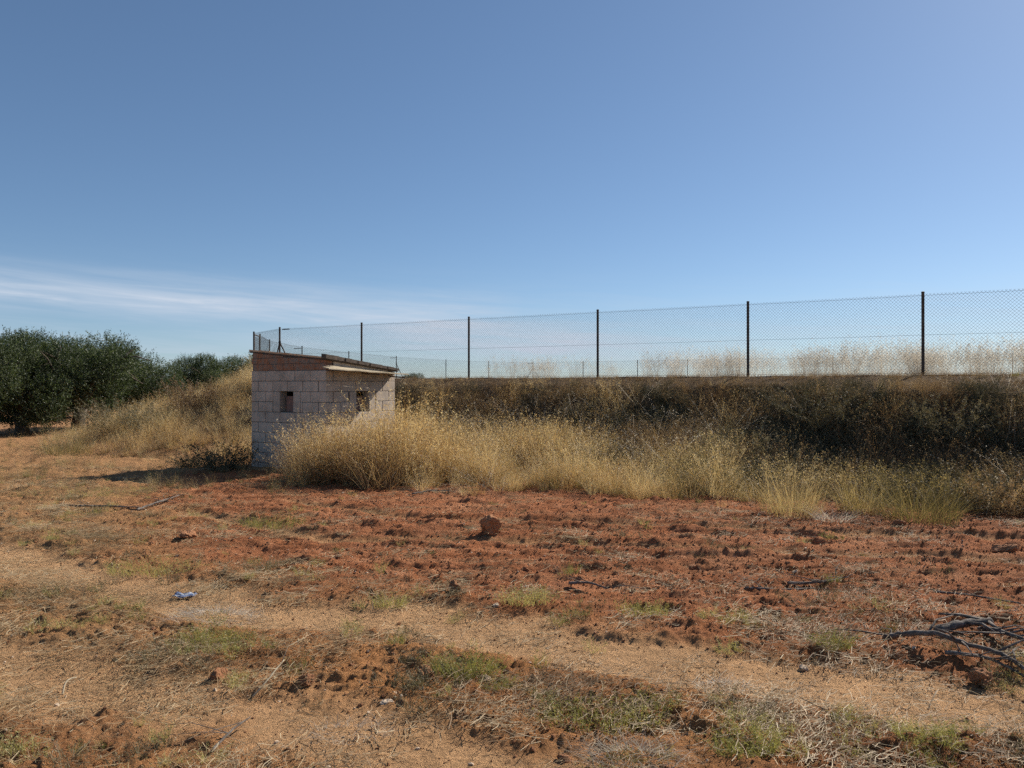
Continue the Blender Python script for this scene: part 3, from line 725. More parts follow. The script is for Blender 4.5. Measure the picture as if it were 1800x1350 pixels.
for o in set(bpy.data.objects)-before:
    if o.parent == back: par(o, back)
# concrete kerb the near posts stand in
kb = MB(); npts = 60; ks = np.linspace(-10.2, 16.9, npts)
kv = []; kf = []
for i, t in enumerate(ks):
    c = fence_pt(t); jit = rnd.uniform(-.012, .012)
    for (d, z) in ((.20, BZ-.35), (.19, BZ+.02+jit), (-.15, BZ+.03+jit), (-.15, BZ-.35)):
        q = c+FN*(d+jit*.5); kv.append((q[0], q[1], z))
for i in range(npts-1):
    for q in range(4): kf.append((i*4+q, i*4+(q+1) % 4, (i+1)*4+(q+1) % 4, (i+1)*4+q))
kf += [(0, 1, 2, 3), tuple(range((npts-1)*4, npts*4))]
tag(kb.add(kv, kf).build('concrete_kerb', CONCRETE), 'low dark concrete kerb running under the near fence posts', 'kerb')

# ------------------------------------------------------------------ olive trees
def olive(seed, Rx=2.3, H=3.3, leaves=99000, trunkh=.7):
    r = np.random.default_rng(seed); rr = random.Random(seed)
    tr = MB(); br = MB()
    pts = [(0, 0, -.15), (.05, .02, .2), (rr.uniform(-.1, .1), rr.uniform(-.1, .1), trunkh)]
    tr.tube(pts, [.24, .19, .16], 10)
    tips = []
    for k in range(7):
        a = k*2*math.pi/7+rr.uniform(-.3, .3); L = rr.uniform(.7, 1.0); q = [Vector(pts[2])]
        for s in range(1, 6):
            f = s/5; q.append(Vector((math.cos(a+f*.3)*Rx*.75*f*L+rr.uniform(-.08, .08), math.sin(a+f*.3)*Rx*.75*f*L+rr.uniform(-.08, .08), trunkh+(H-trunkh)*.78*L*(f**.7)+rr.uniform(-.06, .06))))
        br.tube(q, [.10*(1-.8*s/5) for s in range(6)], 7); tips += q[2:]
        for s in (2, 3, 4):
            b2 = a+rr.uniform(-1.2, 1.2); e = q[s]+Vector((math.cos(b2)*.8, math.sin(b2)*.8, rr.uniform(-.5, .6)))
            br.tube([q[s], (q[s]+e)/2+Vector((0, 0, .1)), e], [.035, .025, .012], 5); tips += [e, (q[s]+e)/2]
    # crown: lumpy cloud of sprigs
    nl = 34; lob = []
    for k in range(nl):
        a = r.uniform(0, 2*np.pi); f = np.sqrt(r.uniform(0, 1)); zt = r.uniform(0, 1)
        prof = np.sqrt(max(.05, 1-(abs(zt-.42)/.60)**2.2))
        lob.append((np.cos(a)*Rx*f*.78*prof, np.sin(a)*Rx*f*.78*prof, .42+zt*(H-.82), r.uniform(.40, .74)))
    lob = np.array(lob); ns = leaves//11
    li = r.integers(0, nl, ns); dirs = r.normal(0, 1, (ns, 3)); dirs /= np.linalg.norm(dirs, axis=1)[:, None]
    rad = lob[li, 3]*r.uniform(.25, 1.0, ns)**.45
    c = lob[li, :3]+dirs*rad[:, None]*np.array([1, 1, .85])
    c[:, 2] = np.maximum(c[:, 2], .22+r.uniform(0, .3, ns))
    ax = dirs*.8+np.array([0, 0, .55])+r.normal(0, .45, (ns, 3)); ax /= np.linalg.norm(ax, axis=1)[:, None]
    sl = r.uniform(.16, .34, ns)
    k = 11; f = np.tile(np.linspace(.05, 1, k), ns); si = np.repeat(np.arange(ns), k)
    pos = c[si]+ax[si]*(f*sl[si])[:, None]
    ld = ax[si]*.7+r.normal(0, .75, (ns*k, 3)); ld /= np.linalg.norm(ld, axis=1)[:, None]
    sd = np.cross(ld, r.normal(0, 1, (ns*k, 3))); sd /= np.linalg.norm(sd, axis=1)[:, None]
    ll = r.uniform(.04, .075, ns*k)[:, None]; lw = ll*.16
    V = np.stack([pos, pos+ld*ll*.5+sd*lw, pos+ld*ll, pos+ld*ll*.5-sd*lw], 1).reshape(-1, 3)
    F = np.arange(len(V)).reshape(-1, 4); val = np.repeat(np.clip(np.repeat(r.uniform(0, .7, ns), k)+r.uniform(0, .3, ns*k), 0, 1), 4)
    return tr.mesh('trunk', True), br.mesh('branches', True), leaf_mesh('crown', V, F, val)


OL = [olive(1), olive(2, Rx=2.1, H=3.1), olive(3, Rx=2.4, H=3.0)]
for t3 in OL:
    t3[0].materials.append(BARK); t3[1].materials.append(BARK); t3[2].materials.append(OLIVE)
TREES = [  # x pixel, distance, variant, scale, turn, label
    (-90, 23.2, 0, 1.0, 0.3, 'leftmost dark olive tree with its crown cut off by the picture edge'),
    (40, 25.5, 1, 1.06, 2.1, 'dense olive tree with dark trunk showing above bare soil at left'),
    (140, 27.5, 2, 1.20, 4.0, 'tallest rounded olive tree left of the grassy mound'),
    (235, 30.5, 0, .93, 5.2, 'olive tree on the right end of the dark group, half behind the mound'),
    (352, 42.0, 1, 1.03, 1.2, 'farther pale olive tree top showing just over the grassy mound'),
    (437, 46.0, 2, 1.22, 3.3, 'tiny olive tree top peeping out beside the shed roof corner'),
    (724, 66.0, 0, .60, .8, 'small dark tree top beyond the bank beside the awning end'),
    (-40, 36.0, 2, 1.2, 1.9, 'olive tree standing in the row behind the leftmost trees'),
    (95, 37.0, 0, 1.15, 2.9, 'olive tree filling the gap behind the two middle trees'),
    (190, 40.0, 1, 1.12, .4, 'olive tree in the back row behind the tallest one')]
for (u, dist, vi, s, rz, lab) in TREES:
    x = (u-900)/1350*dist; o = empty('olive_tree', (x, dist, Z(x, dist) if u != 724 else .85), rz); o.scale = (s, s, s)
    for nm, me in zip(('trunk', 'branch', 'crown'), OL[vi]): link(nm, me, None, o)
    tag(o, lab, 'tree', 'olive trees of the orchard')

# ------------------------------------------------------------------ grasses on the bank (nobody could count them)
def density(x, y, s, seed, lo, hi): return sstep(fbm(x*s, y*s, 3, seed), lo, hi)
# golden belt at the foot of the bank
x, y, t, d = rand_td(5600, .6, 10.5, 1.2, 8.0)
dmax = np.interp(t, [.6, 2, 5, 7.5, 8.6, 9.4, 10.5], [5.0, 5.5, 6.15, 6.9, 7.3, 6.2, 5.0]); dmin = np.interp(t, [.6, 2, 3.2, 5, 9.5], [4.5, 4.0, 3.6, 3.2, 3.0])
edge = fbm(x*1.3, y*1.3, 2, 301)*1.0
k = (d < dmax+edge) & (d > dmin+edge*1.3+.15) & ~in_shed(x, y, .12) & (rng.uniform(0, 1, len(x)) < .18+.82*density(x, y, 1.2, 302, -.3, .2))
x, y, t, d = x[k], y[k], t[k], d[k]
cd_, cv_ = cells(x*1.5, y*1.5, 77)
sc_ = rng.uniform(.5, 1.02, len(x))*(.72+.5*cv_)*(.9+.5*fbm(x*.7, y*.7, 2, 303))*np.interp(dmax[k]-d, [-.4, .3, 1.1], [.45, .72, 1.0])*(1+np.interp(t, [0, 6.6, 7.4, 10], [-.08, -.08, .25, .25])*np.where(t > 6.6, sstep(d, 4.4, 5.4), 1))
half = rng.uniform(0, 1, len(x)) < np.interp(t, [.6, 3.5, 5.5, 9], [.65, .45, .2, .08])
scatter('golden_grass', G_GOLD, x[~half], y[~half], sc_[~half], 'golden dry grass in a thick belt along the bank foot', 'grass', .14)
scatter('greenish_grass', G_HALF, x[half], y[half], sc_[half]*.95, 'half green grass mixed into the golden belt', 'grass', .14)
x, y, t, d = rand_td(120, 7.2, 9.0, 5.6, 7.0); k = ~in_shed(x, y, .15); x, y = x[k], y[k]
scatter('brown_weeds', G_BROWN, x, y, rng.uniform(1.0, 1.55, len(x)), 'tall brown weeds standing up in front of the shed corner', 'weeds', .1)
x, y, t, d = rand_td(130, 7.3, 9.35, 5.7, 7.0); k = ~in_shed(x, y, .15) & (d < 7.2-.5*np.abs(t-8.3)); x, y = x[k], y[k]
scatter('tall_grass', G_GOLD, x, y, rng.uniform(.6, 1.32, len(x)), 'tallest golden grass hiding the lower corner of the shed', 'grass', .1)
# dead growth on the shaded face of the bank
x, y, t, d = rand_td(5600, -9, 12, .25, 4.7)
lim = np.interp(t, [-9, 0, 2, 4, 12], [4.7, 4.6, 4.4, 4.0, 3.8])
k = (d < lim) & ~in_shed(x, y, .1); x, y, t, d = x[k], y[k], t[k], d[k]
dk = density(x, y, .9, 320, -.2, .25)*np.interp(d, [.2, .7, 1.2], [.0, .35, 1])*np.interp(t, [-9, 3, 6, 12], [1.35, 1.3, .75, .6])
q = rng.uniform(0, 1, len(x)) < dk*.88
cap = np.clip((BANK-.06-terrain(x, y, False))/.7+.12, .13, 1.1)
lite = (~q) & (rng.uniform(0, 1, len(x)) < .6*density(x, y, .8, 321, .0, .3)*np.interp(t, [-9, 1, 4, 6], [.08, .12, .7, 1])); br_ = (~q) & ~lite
scatter('bank_gold_grass', G_GOLD, x[lite], y[lite], np.minimum(rng.uniform(.4, .85, lite.sum()), cap[lite]*.75), 'pale dry grass tufts breaking up the shaded bank face', 'grass', .25)
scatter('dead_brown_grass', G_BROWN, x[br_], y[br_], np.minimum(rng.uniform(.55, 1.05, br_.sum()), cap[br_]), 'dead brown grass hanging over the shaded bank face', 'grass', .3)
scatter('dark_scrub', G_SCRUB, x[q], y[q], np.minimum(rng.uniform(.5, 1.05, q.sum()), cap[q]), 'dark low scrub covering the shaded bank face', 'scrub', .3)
x, y, t, d = rand_td(330, -7, 9.4, 1.4, 6.4); k = ~in_shed(x, y, .3) & (d < np.interp(t, [-7, 2, 5, 9.4], [4.6, 5.2, 6.0, 6.6])) & (rng.uniform(0, 1, len(x)) < np.interp(t, [-7, 2, 4, 9], [.25, .3, 1, 1])); x, y = x[k], y[k]
scatter('bent_stalks', G_LEAN, x, y, rng.uniform(.5, 1.0, len(x)), 'bent and broken pale stalks leaning across the bank growth', 'stalks', .2)
# brown fringe on the lip
x, y, t, d = rand_td(1500, -9, 13, .12, .7); k = rng.uniform(0, 1, len(x)) < .35+.65*density(x, y, .8, 330, -.2, .2); x, y = x[k], y[k]
scatter('lip_grass', G_BROWN, x, y, rng.uniform(.10, .24, len(x)), 'short brown grass fringing the top edge of the bank', 'grass', .35)
# feathery pale stalks on top, behind the fence
x, y, t, d = rand_td(2600, -10, 10.5, -3.2, -.25)
k = rng.uniform(0, 1, len(x)) < np.interp(t, [-10, -2, 2.2, 2.9, 3.4, 4.2, 5.2, 5.9, 7.0, 8.4, 9.6, 10.5], [.85, .85, .8, .15, .7, .8, .45, .02, .04, .36, .3, .02])*(.03+.97*density(x, y, 1.0, 340, -.08, .2))
x, y, t = x[k], y[k], t[k]
scatter('feathery_grass', G_TALL, x, y, rng.uniform(.55, .95, len(x))*np.interp(t, [-10, 1, 6, 10], [1.08, 1.02, .9, .8]), 'tall pale feathery grass standing on the bank behind the fence', 'grass', .1)
# left mound and its outer slope
xx = rng.uniform(-17, -4.6, 9000); yy_ = rng.uniform(15.5, 34, 9000); dd = poly_d(xx, yy_); tt = along(xx, yy_)
k = (dd > -.6) & (dd < 6.0) & (tt > 10.6) & ~in_shed(xx, yy_, .12) & (rng.uniform(0, 1, 9000) < np.interp(dd, [-.6, 0, 4.6, 6], [.35, .85, .8, .08])*(.35+.65*density(xx, yy_, 1.3, 353, -.3, .15)))
x, y, d = xx[k], yy_[k], dd[k]; f = density(x, y, .55, 351, -.1, .3); u = rng.uniform(0, 1, len(x))
kb_ = u < f*.55; kg = (~kb_) & (u > .9); kk = ~(kb_ | kg)
cdm, cvm = cells(x*.75, y*.75, 352)
hs = np.interp(d, [0, 4, 6], [.9, .8, .45])*(.5+.85*cvm*np.clip(1.25-cdm, .3, 1))
scatter('mound_grass', G_GOLD, x[kk], y[kk], rng.uniform(.55, .95, kk.sum())*hs[kk], 'golden dry grass covering the mound left of the shed', 'grass', .16)
scatter('mound_brown_grass', G_BROWN, x[kb_], y[kb_], rng.uniform(.7, 1.15, kb_.sum())*hs[kb_], 'brown dead weeds in patches on the left mound', 'grass', .2)
scatter('mound_green_grass', G_HALF, x[kg], y[kg], rng.uniform(.5, .9, kg.sum())*hs[kg], 'greenish grass tufts dotted over the left mound', 'grass', .16)
# low growth between mound and track at the left
xx = rng.uniform(-15, -3.4, 5200); yy_ = rng.uniform(11.2, 24, 5200); dd = poly_d(xx, yy_)
k = (dd > 4.2) & ~in_shed(xx, yy_, .1) & (yy_ > 11.4+.0*xx) & (rng.uniform(0, 1, 5200) < (.10+.75*density(xx, yy_, .5, 360, -.05, .35))*np.interp(yy_, [11.2, 12.5, 17, 24], [.9, 1, .55, .2]))
x, y = xx[k], yy_[k]; u = rng.uniform(0, 1, len(x))
scatter('low_dry_grass', G_HALF, x[u < .55], y[u < .55], rng.uniform(.13, .34, (u < .55).sum()), 'low yellow green grass on the flat left of the shed', 'grass', .25)
scatter('low_brown_grass', G_BROWN, x[u >= .55], y[u >= .55], rng.uniform(.16, .4, (u >= .55).sum()), 'low brown dead grass on the flat left of the shed', 'grass', .3)

# ------------------------------------------------------------------ ground litter
def field(n, y0=2.3, y1=13, p=1.25, half=.85):
    v_ = rng.uniform(0, 1, n)**p; y = y0+(y1-y0)*v_; x = rng.uniform(-1, 1, n)*half*(y+.4); return x, y
x, y = field(26000, 2.3, 13); trk, til, strw, weed = zones(x, y); dn = poly_d(x, y)
k = (dn > 5.0) & (rng.uniform(0, 1, len(x)) < til*.85+weed*.45*density(x, y, 1.5, 400, -.2, .2)+.03); x, y = x[k], y[k]
s = np.clip(np.exp(rng.normal(-4.9, .68, len(x))), .003, .05)
scatter('earth_clods', G_CLOD, x, y, s, 'loose red clods strewn over the tilled earth', 'clods', .6, lift=-s*.3)
x, y = field(150000, 2.3, 12.5, p=1.35); trk, til, strw, weed = zones(x, y); dn = poly_d(x, y)
k = (dn > 4.6) & (rng.uniform(0, 1, len(x)) < til*.75+weed*.42*density(x, y, 1.8, 405, -.3, .2)+trk*.06); x, y = x[k], y[k]
s = np.clip(np.exp(rng.normal(-5.15, .45, len(x))), .003, .02)*np.interp(y, [2.5, 5, 10], [.8, 1, 1.45])
scatter('soil_crumbs', G_CRUMB, x, y, s, 'fine red soil crumbs covering the tilled and weedy earth', 'soil crumbs', .9, lift=-s*.1)
x, y = field(7000, 2.3, 12.5); trk, til, strw, weed = zones(x, y); k = rng.uniform(0, 1, len(x)) < .22+.4*til; x, y = x[k], y[k]
scatter('pale_pebbles', G_PEB, x, y, np.clip(np.exp(rng.normal(-5.0, .5, len(x))), .003, .026), 'pale pebbles scattered over the red earth', 'pebbles', .5)
x, y = field(13000, 2.3, 15); trk, til, strw, weed = zones(x, y)
pz = (.10+.9*density(x, y, .9, 410, -.15, .3))*(weed*.55+strw*.45)+til*.38*density(x, y, .9, 411, -.15, .3)+trk*.08
k = rng.uniform(0, 1, len(x)) < pz; x, y = x[k], y[k]
scatter('straw_litter', G_STRAW, x, y, rng.uniform(.5, 1.15, len(x)), 'dry straw and stalk litter lying on the earth', 'straw', .08, lift=.002, rotz=rng.normal(.1, .7, len(x)))
x, y = field(9000, 2.3, 13.5); trk, til, strw, weed = zones(x, y)
pz = density(x, y, 1.6, 420, .05, .42)*(weed*.6+til*.10+trk*.05)+weed*.03
k = rng.uniform(0, 1, len(x)) < pz; x, y = x[k], y[k]
scatter('green_weeds', G_WEED, x, y, rng.uniform(.4, 1.05, len(x)), 'small yellow green weeds in patches on the earth', 'weeds', .2)
x, y = field(8000, 2.3, 13.5); trk, til, strw, weed = zones(x, y)
k = rng.uniform(0, 1, len(x)) < density(x, y, 1.0, 430, .0, .35)*(weed*.6+til*.10); x, y = x[k], y[k]
scatter('grey_weeds', G_GREYW, x, y, rng.uniform(.4, 1.1, len(x)), 'grey brown withered weeds flattened on the earth', 'weeds', .3)

# ------------------------------------------------------------------ single plants, clumps and shrubs
def clump(name, u, v, mat_, parts, label, cat, group=None, scale=1.0):
    X, Y = px(u, v); X, Y = float(X), float(Y)
    me = leaf_mesh(name, *merge(*parts)); o = link(name, me, mat_, loc=(X, Y, Z(X, Y)-.02)); o.scale = (scale,)*3
    return tag(o, label, cat, group)
def big_tuft(seed, n=420, L=(.35, .85), spread=.32, lean=(.05, .75), head=8, w=(.003, .006)):
    return [ribbons(n, seed, L=L, spread=spread, lean=lean, droop=(.05, .6), w=w, segs=4), ribbons(n//4, seed+1, L=(L[1]*.8, L[1]*1.15), spread=spread*.8, lean=(.02, .45), droop=(0, .3), w=(.0025, .004), segs=3, head=head)]
clump('grass_clump', 1512, 905, GREENGOLD, big_tuft(801, 420, (.25, .62), .26), 'upright yellow green grass clump left of the wide clump at right foot', 'grass clump', 'grass clumps at the right end of the bank foot')
clump('grass_clump', 1612, 918, GREENGOLD, big_tuft(803, 620, (.25, .70), .42), 'wide bushy yellow green clump at the right end of the bank foot', 'grass clump', 'grass clumps at the right end of the bank foot')
clump('grass_clump', 1390, 905, GREENGOLD, big_tuft(805, 520, (.3, .75), .36), 'olive gold clump closing the right end of the golden belt', 'grass clump', 'grass clumps at the right end of the bank foot')
clump('grass_clump', 1465, 918, PALE, [ribbons(200, 807, L=(.15, .45), spread=.2, lean=(.6, .97), droop=(.2, .5), w=(.003, .005), segs=4)], 'flattened pale straw clump at the edge of the red soil', 'grass clump', 'grass clumps at the right end of the bank foot')
clump('grass_clump', 115, 800, GREENGOLD, big_tuft(809, 500, (.3, .75), .55), 'yellow green grass clump at the left foot of the mound', 'grass clump')
def shrub_parts(seed, n=60, L=(.4, .9), spread=.25, leaf=.022, head=60, lean=(.05, .8)):
    return [ribbons(n, seed, L=L, spread=spread, lean=lean, droop=(0, .35), w=(.004, .008), segs=4, head=head, hsize=leaf, hspan=.9, hoff=.09)]
def shrub_at(X, Y, mat_, seed, scale, label, **kw):
    o = link('shrub', leaf_mesh('shrub', *merge(*shrub_parts(seed, **kw))), mat_, loc=(X, Y, Z(X, Y)-.03)); o.scale = (scale,)*3
    return tag(o, label, 'shrub', 'shrubs on the bank and mound')
def ray(u, Y): return (u-900)/1350*Y
shrub_at(ray(395, 14.3), 14.3, SCRUB, 820, 1.0, 'dark green shrub in the shade beside the shed left wall', L=(.3, .75), spread=.4, n=110)
shrub_at(ray(340, 15.2), 15.2, SCRUB, 821, .75, 'low dark shrub further left in the shade of the shed', L=(.3, .7), spread=.4, n=90)
shrub_at(ray(205, 21.0), 21.0, GREYW, 822, 1.35, 'grey green bush low on the left mound', L=(.4, .85), spread=.5, n=130)
shrub_at(ray(262, 20.0), 20.0, GREYW, 823, 1.0, 'smaller grey brown bush to the right of the grey green one on the mound', L=(.4, .85), spread=.4, n=100)
shrub_at(ray(345, 21.5), 21.5, BROWN, 824, 1.2, 'dark brown dead bush high on the left mound', L=(.4, .9), spread=.5, n=140)
shrub_at(ray(1300, 11.6), 11.6, SCRUB, 825, .9, 'dark shrub behind the right end of the golden grass', L=(.4, .9), spread=.35, n=100)
shrub_at(ray(1390, 11.3), 11.3, SCRUB, 826, .85, 'dark leafy shrub with pale tips beside the shaded bank face', L=(.4, .9), spread=.35, n=110)
shrub_at(ray(1690, 9.9), 9.9, SCRUB, 827, .9, 'dark shrub right of the wide grass clump', L=(.4, .8), spread=.45, n=130)
shrub_at(ray(1770, 9.6), 9.6, BROWN, 828, .8, 'brown dead shrub at the right picture edge below the bank', L=(.4, .8), spread=.45, n=120)

def bank_shrub(t, d, mat_, seed, scale, label, **kw):
    q = fence_pt(t)+FN*d; return shrub_at(float(q[0]), float(q[1]), mat_, seed, scale, label, **kw)
bank_shrub(-.4, 2.5, GREYW, 840, 1.0, 'grey brown bush on the shaded bank face below the rightmost fence post', L=(.35, .8), spread=.4, n=110)
bank_shrub(1.4, 2.3, SCRUB, 841, 1.1, 'black green bush on the bank face between the two rightmost posts', L=(.35, .8), spread=.5, n=130)
bank_shrub(2.6, 3.2, GREYW, 842, 1.0, 'grey twiggy bush low on the bank behind the olive gold clump', L=(.35, .85), spread=.4, n=110)
bank_shrub(4.4, 1.9, GREYW, 843, .8, 'grey brown bush on the bank face left of the second post from right', L=(.35, .8), spread=.4, n=100)
bank_shrub(6.2, 1.7, SCRUB, 844, .85, 'dark bush on the bank face below the middle fence post', L=(.35, .8), spread=.45, n=120)
bank_shrub(7.9, 1.8, BROWN, 845, .85, 'rust brown bush on the bank face left of the middle fence post', L=(.35, .8), spread=.4, n=110)
bank_shrub(9.0, 2.2, SCRUB, 846, .9, 'dark bush on the bank face nearest the awning end of the shed', L=(.35, .8), spread=.4, n=110)
# ------------------------------------------------------------------ clods, stones, litter, branches that one can pick out
def rock(name, u, v, size, mat_, label, cat, seed, flat=.75, group=None, sub=4, up=.45):
    X, Y = px(u, v)
    size *= .8 if name == 'earth_clod' and size < .12 else (.7 if name == 'stone' else 1)
    me = rock_mesh(name, seed, sub=sub, rough=.55, flat=flat, freq=1.3)
    o = link(name, me, mat_, loc=(X, Y, Z(X, Y)+size*flat*up), rot=(rnd.uniform(-.3, .3), rnd.uniform(-.3, .3), rnd.uniform(0, 6)))
    o.scale = (size,)*3; return tag(o, label, cat, group)
rock('earth_clod', 862, 943, .121, CLOD, 'big upright red clod standing alone on the tilled soil', 'clod', 41, flat=.95, up=.75)
rock('earth_clod', 385, 1190, .075, CLOD, 'dark red clod on the sandy soil near the bottom left', 'clod', 42, group='single clods')
rock('earth_clod', 335, 945, .13, CLOD, 'broad dark clod heap on the tilled soil left of the big clod', 'clod', 43, flat=.45, group='single clods')
rock('earth_clod', 1765, 975, .121, CLOD, 'broad red clod at the right edge of the tilled soil', 'clod', 44, flat=.5, group='single clods')
rock('earth_clod', 1340, 912, .08, CLOD, 'red clod against the foot of the golden grass', 'clod', 45, group='single clods')
rock('earth_clod', 1580, 928, .09, CLOD, 'red clod in front of the wide right grass clump', 'clod', 46, flat=.6, group='single clods')
rock('earth_clod', 1470, 945, .07, CLOD, 'small upright clod on open tilled soil below the straw clump', 'clod', 47, group='single clods')
rock('earth_clod', 800, 1050, .085, CLOD, 'dark clod left of the flat pale stone', 'clod', 48, group='single clods')
rock('earth_clod', 745, 1195, .07, CLOD, 'clod among the green weeds at bottom centre', 'clod', 49, group='single clods')
rock('earth_clod', 540, 1205, .06, CLOD, 'clod right of the pale stalk at bottom left', 'clod', 50, group='single clods')
rock('earth_clod', 1725, 1195, .10, CLOD, 'clod below the pile of cut branches', 'clod', 51, group='single clods')
rock('earth_clod', 925, 1003, .085, CLOD, 'dark clod below the big upright clod', 'clod', 52, flat=.55, group='single clods')
for i, (u, v, s, lab) in enumerate([(872, 1068, .05, 'flat pale stone in the middle of the tilled soil'), (690, 1213, .045, 'pale stone at the left of the bottom weeds'), (853, 1197, .05, 'pale upright stone in the bottom weeds'),
        (1398, 1012, .06, 'pale stone on the tilled soil right of centre'), (1412, 1163, .045, 'pale stone on the edge of the sandy track'), (680, 1235, .05, 'lowest pale stone among the bottom weeds'), (715, 1032, .04, 'pale stone at the upper left of the flat one')]):
    rock('stone', u, v, s, STONE, lab, 'stone', 90+i, flat=.5, group='single pale stones', sub=3)

# blue plastic scrap
bx, by = px(322, 1043)
V = []; n = 9
for i in range(n):
    for j in range(n):
        X = (i/(n-1)-.5)*.15; Y = (j/(n-1)-.5)*.085; V.append((X+.012*math.sin(j*2.1)+.02*(j/(n-1)), Y+.012*math.sin(i*1.3), .006+.006*math.sin(i*1.7+j*.8)+.005*math.sin(j*2.3+i)))
F = [(i*n+j, (i+1)*n+j, (i+1)*n+j+1, i*n+j+1) for i in range(n-1) for j in range(n-1)]
PLASTIC = simple('blue_plastic', [(.40, (.50, .50, .49)), (.48, (.13, .17, .28)), (.7, (.10, .15, .29))], 14, .4, 0, spec=.5)
scrap = MB().add(V, F).build('plastic_scrap', PLASTIC, loc=(bx, by, Z(bx, by)+.02), rot=(.12, .05, .3), smooth=True)
sm = scrap.modifiers.new('thickness', 'SOLIDIFY'); sm.thickness = .002
tag(scrap, 'crumpled blue and white plastic scrap on the pale left soil', 'litter')

def branch(pts, r0, r1, label, twigs=0, name='cut_branch', group='cut branches on the soil', seed=0, mat_=GREYBARK, th=.012, cat='branch'):
    rr = random.Random(seed); P = [Vector(p) for p in pts]; Q = []
    for i in range(len(P)-1):
        a = P[max(i-1, 0)]; b = P[i]; c = P[i+1]; d = P[min(i+2, len(P)-1)]
        for k in range(6):
            s = k/6; Q.append(.5*((2*b)+(c-a)*s+(2*a-5*b+4*c-d)*s*s+(3*b-a-3*c+d)*s**3))
    Q.append(P[-1]); n = len(Q); base = Q[0].copy()
    for q in Q: q += Vector((rr.uniform(-1, 1), rr.uniform(-1, 1), rr.uniform(-1, 1)))*r0*.22
    o = empty(name, base); tag(o, label, cat, group)
    MB().tube([q-base for q in Q], [(r0+(r1-r0)*i/(n-1))*rr.uniform(.88, 1.14) for i in range(n)], 8).build('stem', mat_, o, smooth=True)
    for k in range(twigs):
        i = rr.randrange(3, n-1); q = Q[i]; a = rr.uniform(0, 6.3); L = rr.uniform(.12, .4)
        e = q+Vector((math.cos(a)*L, math.sin(a)*L, rr.uniform(-.02, .10))); m_ = (q+e)/2+Vector((rr.uniform(-.04, .04), rr.uniform(-.04, .04), rr.uniform(0, .03)))
        e.z = max(e.z, Z(e.x, e.y)+.006)
        MB().tube([q-base, m_-base, e-base], [r1*.75, r1*.5, r1*.22], 5).build('twig', mat_, o, smooth=True)
    return o
def gp(u, v, up=.0):
    X, Y = px(u, v, max(0.0, up*.8)); return (X, Y, Z(X, Y)+up)
branch([gp(1556, 1118, .015), gp(1585, 1120, .06), gp(1640, 1125, .10), gp(1700, 1143, .07), gp(1760, 1162, .05), gp(1830, 1190, .03)], .019, .010, 'long bent grey branch with its thick end pointing left', 9, seed=1)
branch([gp(1648, 1108, .04), gp(1690, 1100, .06), gp(1740, 1093, .08)], .028, .021, 'short thick log at the top of the branch pile', 3, seed=2)
branch([gp(1722, 1098, .05), gp(1760, 1120, .06), gp(1830, 1150, .04)], .019, .010, 'dark branch running down right from the thick log', 7, seed=3)
branch([gp(1660, 1155, .02), gp(1730, 1160, .05), gp(1790, 1180, .03), gp(1850, 1215, .02)], .012, .006, 'thin dark branch under the branch pile', 8, seed=4)
branch([gp(1640, 1040, .02), gp(1700, 1047, .03), gp(1795, 1060, .02)], .010, .006, 'long thin straight stick above the branch pile', 1, seed=5)
branch([gp(1000, 1030, .02), gp(1035, 1028, .05), gp(1068, 1042, .02)], .012, .006, 'small dark bent stick on the tilled soil at centre', 3, seed=6)
branch([gp(1385, 1028, .02), gp(1440, 1022, .04), gp(1490, 1012, .03)], .014, .006, 'grey twiggy branch on the tilled soil above the branch pile', 6, seed=7)
branch([gp(1310, 1040, .01), gp(1380, 1036, .03), gp(1430, 1030, .02)], .010, .005, 'dark low twig just left of the grey twiggy branch', 5, seed=8)
branch([gp(105, 893, .02), gp(180, 890, .04), gp(245, 893, .02)], .016, .008, 'dark stick lying left of the forked one in front of the mound', 3, seed=9)
branch([gp(240, 900, .02), gp(275, 888, .05), gp(315, 872, .06)], .018, .008, 'forked dark stick in front of the shed shadow', 5, seed=10)
branch([gp(725, 868, .03), gp(760, 862, .05), gp(800, 866, .03)], .014, .006, 'grey twiggy stick lying at the foot of the golden grass', 4, seed=11)
branch([gp(445, 1222, .01), gp(470, 1203, .05), gp(500, 1177, .09)], .006, .003, 'pale dry stalk sticking up near the bottom left', 2, name='dry_stalk', seed=12, mat_=PLANK, cat='stalk', group='dry stalks')
branch([gp(370, 1320, .01), gp(410, 1285, .04), gp(440, 1262, .05)], .007, .003, 'dark thin stalk at the very bottom left', 3, name='dry_stalk', seed=13, cat='stalk', group='dry stalks')
branch([gp(110, 1215, .01), gp(118, 1195, .06), gp(135, 1187, .07)], .005, .003, 'curved pale stalk arching over the left straw', 0, name='dry_stalk', seed=14, mat_=PLANK, cat='stalk', group='dry stalks')

# heaps of cut straw and weeds that stand out from the litter
def heap(u, v, n, r, h, mat_, label, cat, seed, L=(.08, .28), group='heaps of dead weeds'):
    X, Y = px(u, v); q = np.random.default_rng(seed)
    V, F, w = ribbons(int(n*1.1), seed, L=(L[0]*.8, L[1]*.8), spread=r, lean=(.55, .99), droop=(.0, .5), w=(.0022, .0042), segs=4, curl=.05)
    hh = h*np.exp(-((V[:, 0]/r)**2+(V[:, 1]/(r*.6))**2))
    V = V*np.array([1, .62, .75]); V[:, 2] += hh*q.uniform(.2, 1, len(V)//2).repeat(2)[:len(V)] if False else hh
    V[:, 2] = np.maximum(V[:, 2], .004)
    o = link('weed_heap' if cat == 'weed heap' else 'straw_heap', leaf_mesh('heap', V, F, w), mat_, loc=(X, Y, Z(X, Y))); return tag(o, label, cat, group)
heap(375, 1095, 420, .30, .09, PALE, 'pale grey heap of dry grass below the blue scrap', 'straw heap', 901)
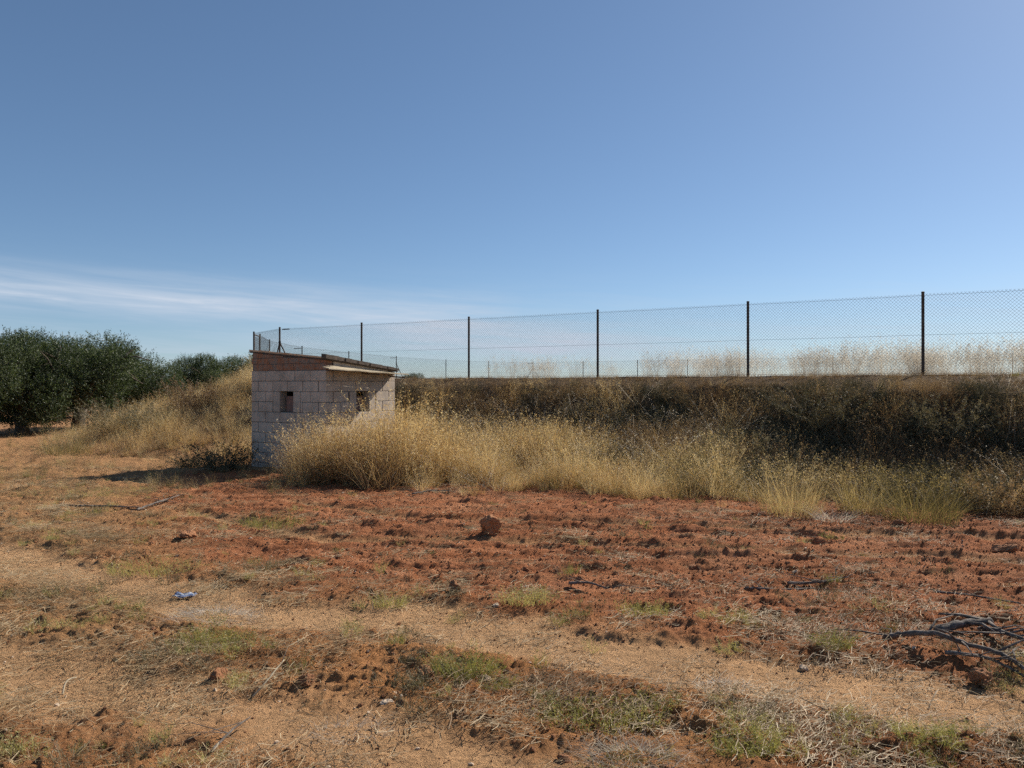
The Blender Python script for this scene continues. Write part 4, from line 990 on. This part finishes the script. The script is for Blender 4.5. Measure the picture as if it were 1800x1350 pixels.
heap(1110, 1335, 300, .20, .05, PALE, 'pale curled straw heap at the bottom edge', 'straw heap', 902)
heap(1270, 1195, 160, .16, .03, PALE, 'small pale straw heap on the sandy track', 'straw heap', 903, L=(.05, .16))
heap(620, 1285, 160, .18, .03, PALE, 'thin straw heap on the bottom left sand', 'straw heap', 904, L=(.06, .2))
heap(120, 1055, 420, .40, .07, GREYW, 'long grey green weed heap left of the blue scrap', 'weed heap', 905)
heap(155, 960, 300, .30, .12, GREYW, 'dark withered weed heap on the far left soil', 'weed heap', 906)
heap(1380, 1105, 260, .28, .04, STRAW, 'loose straw heap left of the branch pile', 'straw heap', 907)
heap(1480, 1075, 260, .36, .05, STRAW, 'long pale straw heap above left of the branch pile', 'straw heap', 908)
heap(1060, 1005, 240, .40, .05, GREYW, 'dark weed heap on the tilled soil right of the big clod', 'weed heap', 909)
def weed_patch(u, v, n, r, label, seed, mat_=WEED, L=(.05, .14)):
    X, Y = px(u, v); V, F, w = ribbons(n, seed, L=L, spread=r, lean=(.05, .7), droop=(0, .35), w=(.0022, .0042), segs=3, head=4, hsize=.008, hspan=.8, hoff=.03)
    V = V*np.array([1.25, .75, 1]); o = link('weed_patch', leaf_mesh('weed_patch', V, F, w), mat_, loc=(X, Y, Z(X, Y)-.005)); return tag(o, label, 'weeds', 'green weed patches')
weed_patch(275, 1000, 420, .34, 'yellow green weed patch above the blue scrap', 950)
weed_patch(478, 925, 300, .30, 'green weed patch on the tilled soil left of the big clod', 951, L=(.06, .18))
weed_patch(465, 998, 220, .16, 'dark green weed patch right of the one above the scrap', 952, GREYW)
weed_patch(372, 1130, 260, .16, 'bright yellow green patch just below the pale grass heap', 953)
weed_patch(685, 1065, 120, .10, 'small grey green weed left of the central stones', 954)
weed_patch(925, 1070, 180, .15, 'green weeds right of the flat pale stone', 955)
weed_patch(820, 1190, 260, .16, 'green weeds behind the pale upright stone', 956)
weed_patch(1060, 1265, 320, .24, 'yellow green weed patch above the bottom straw heap', 957)
weed_patch(1130, 1085, 150, .14, 'pale green weeds on the tilled soil right of centre', 958)
weed_patch(1465, 1140, 130, .09, 'upright yellow green weed left of the bent branch', 959)
weed_patch(1310, 1325, 200, .10, 'bright green weed at the bottom right of centre', 960)
weed_patch(150, 870, 500, .8, 'wide pale green grass patch left of the shed shadow', 961, L=(.05, .16))
print('objects', len(bpy.data.objects))
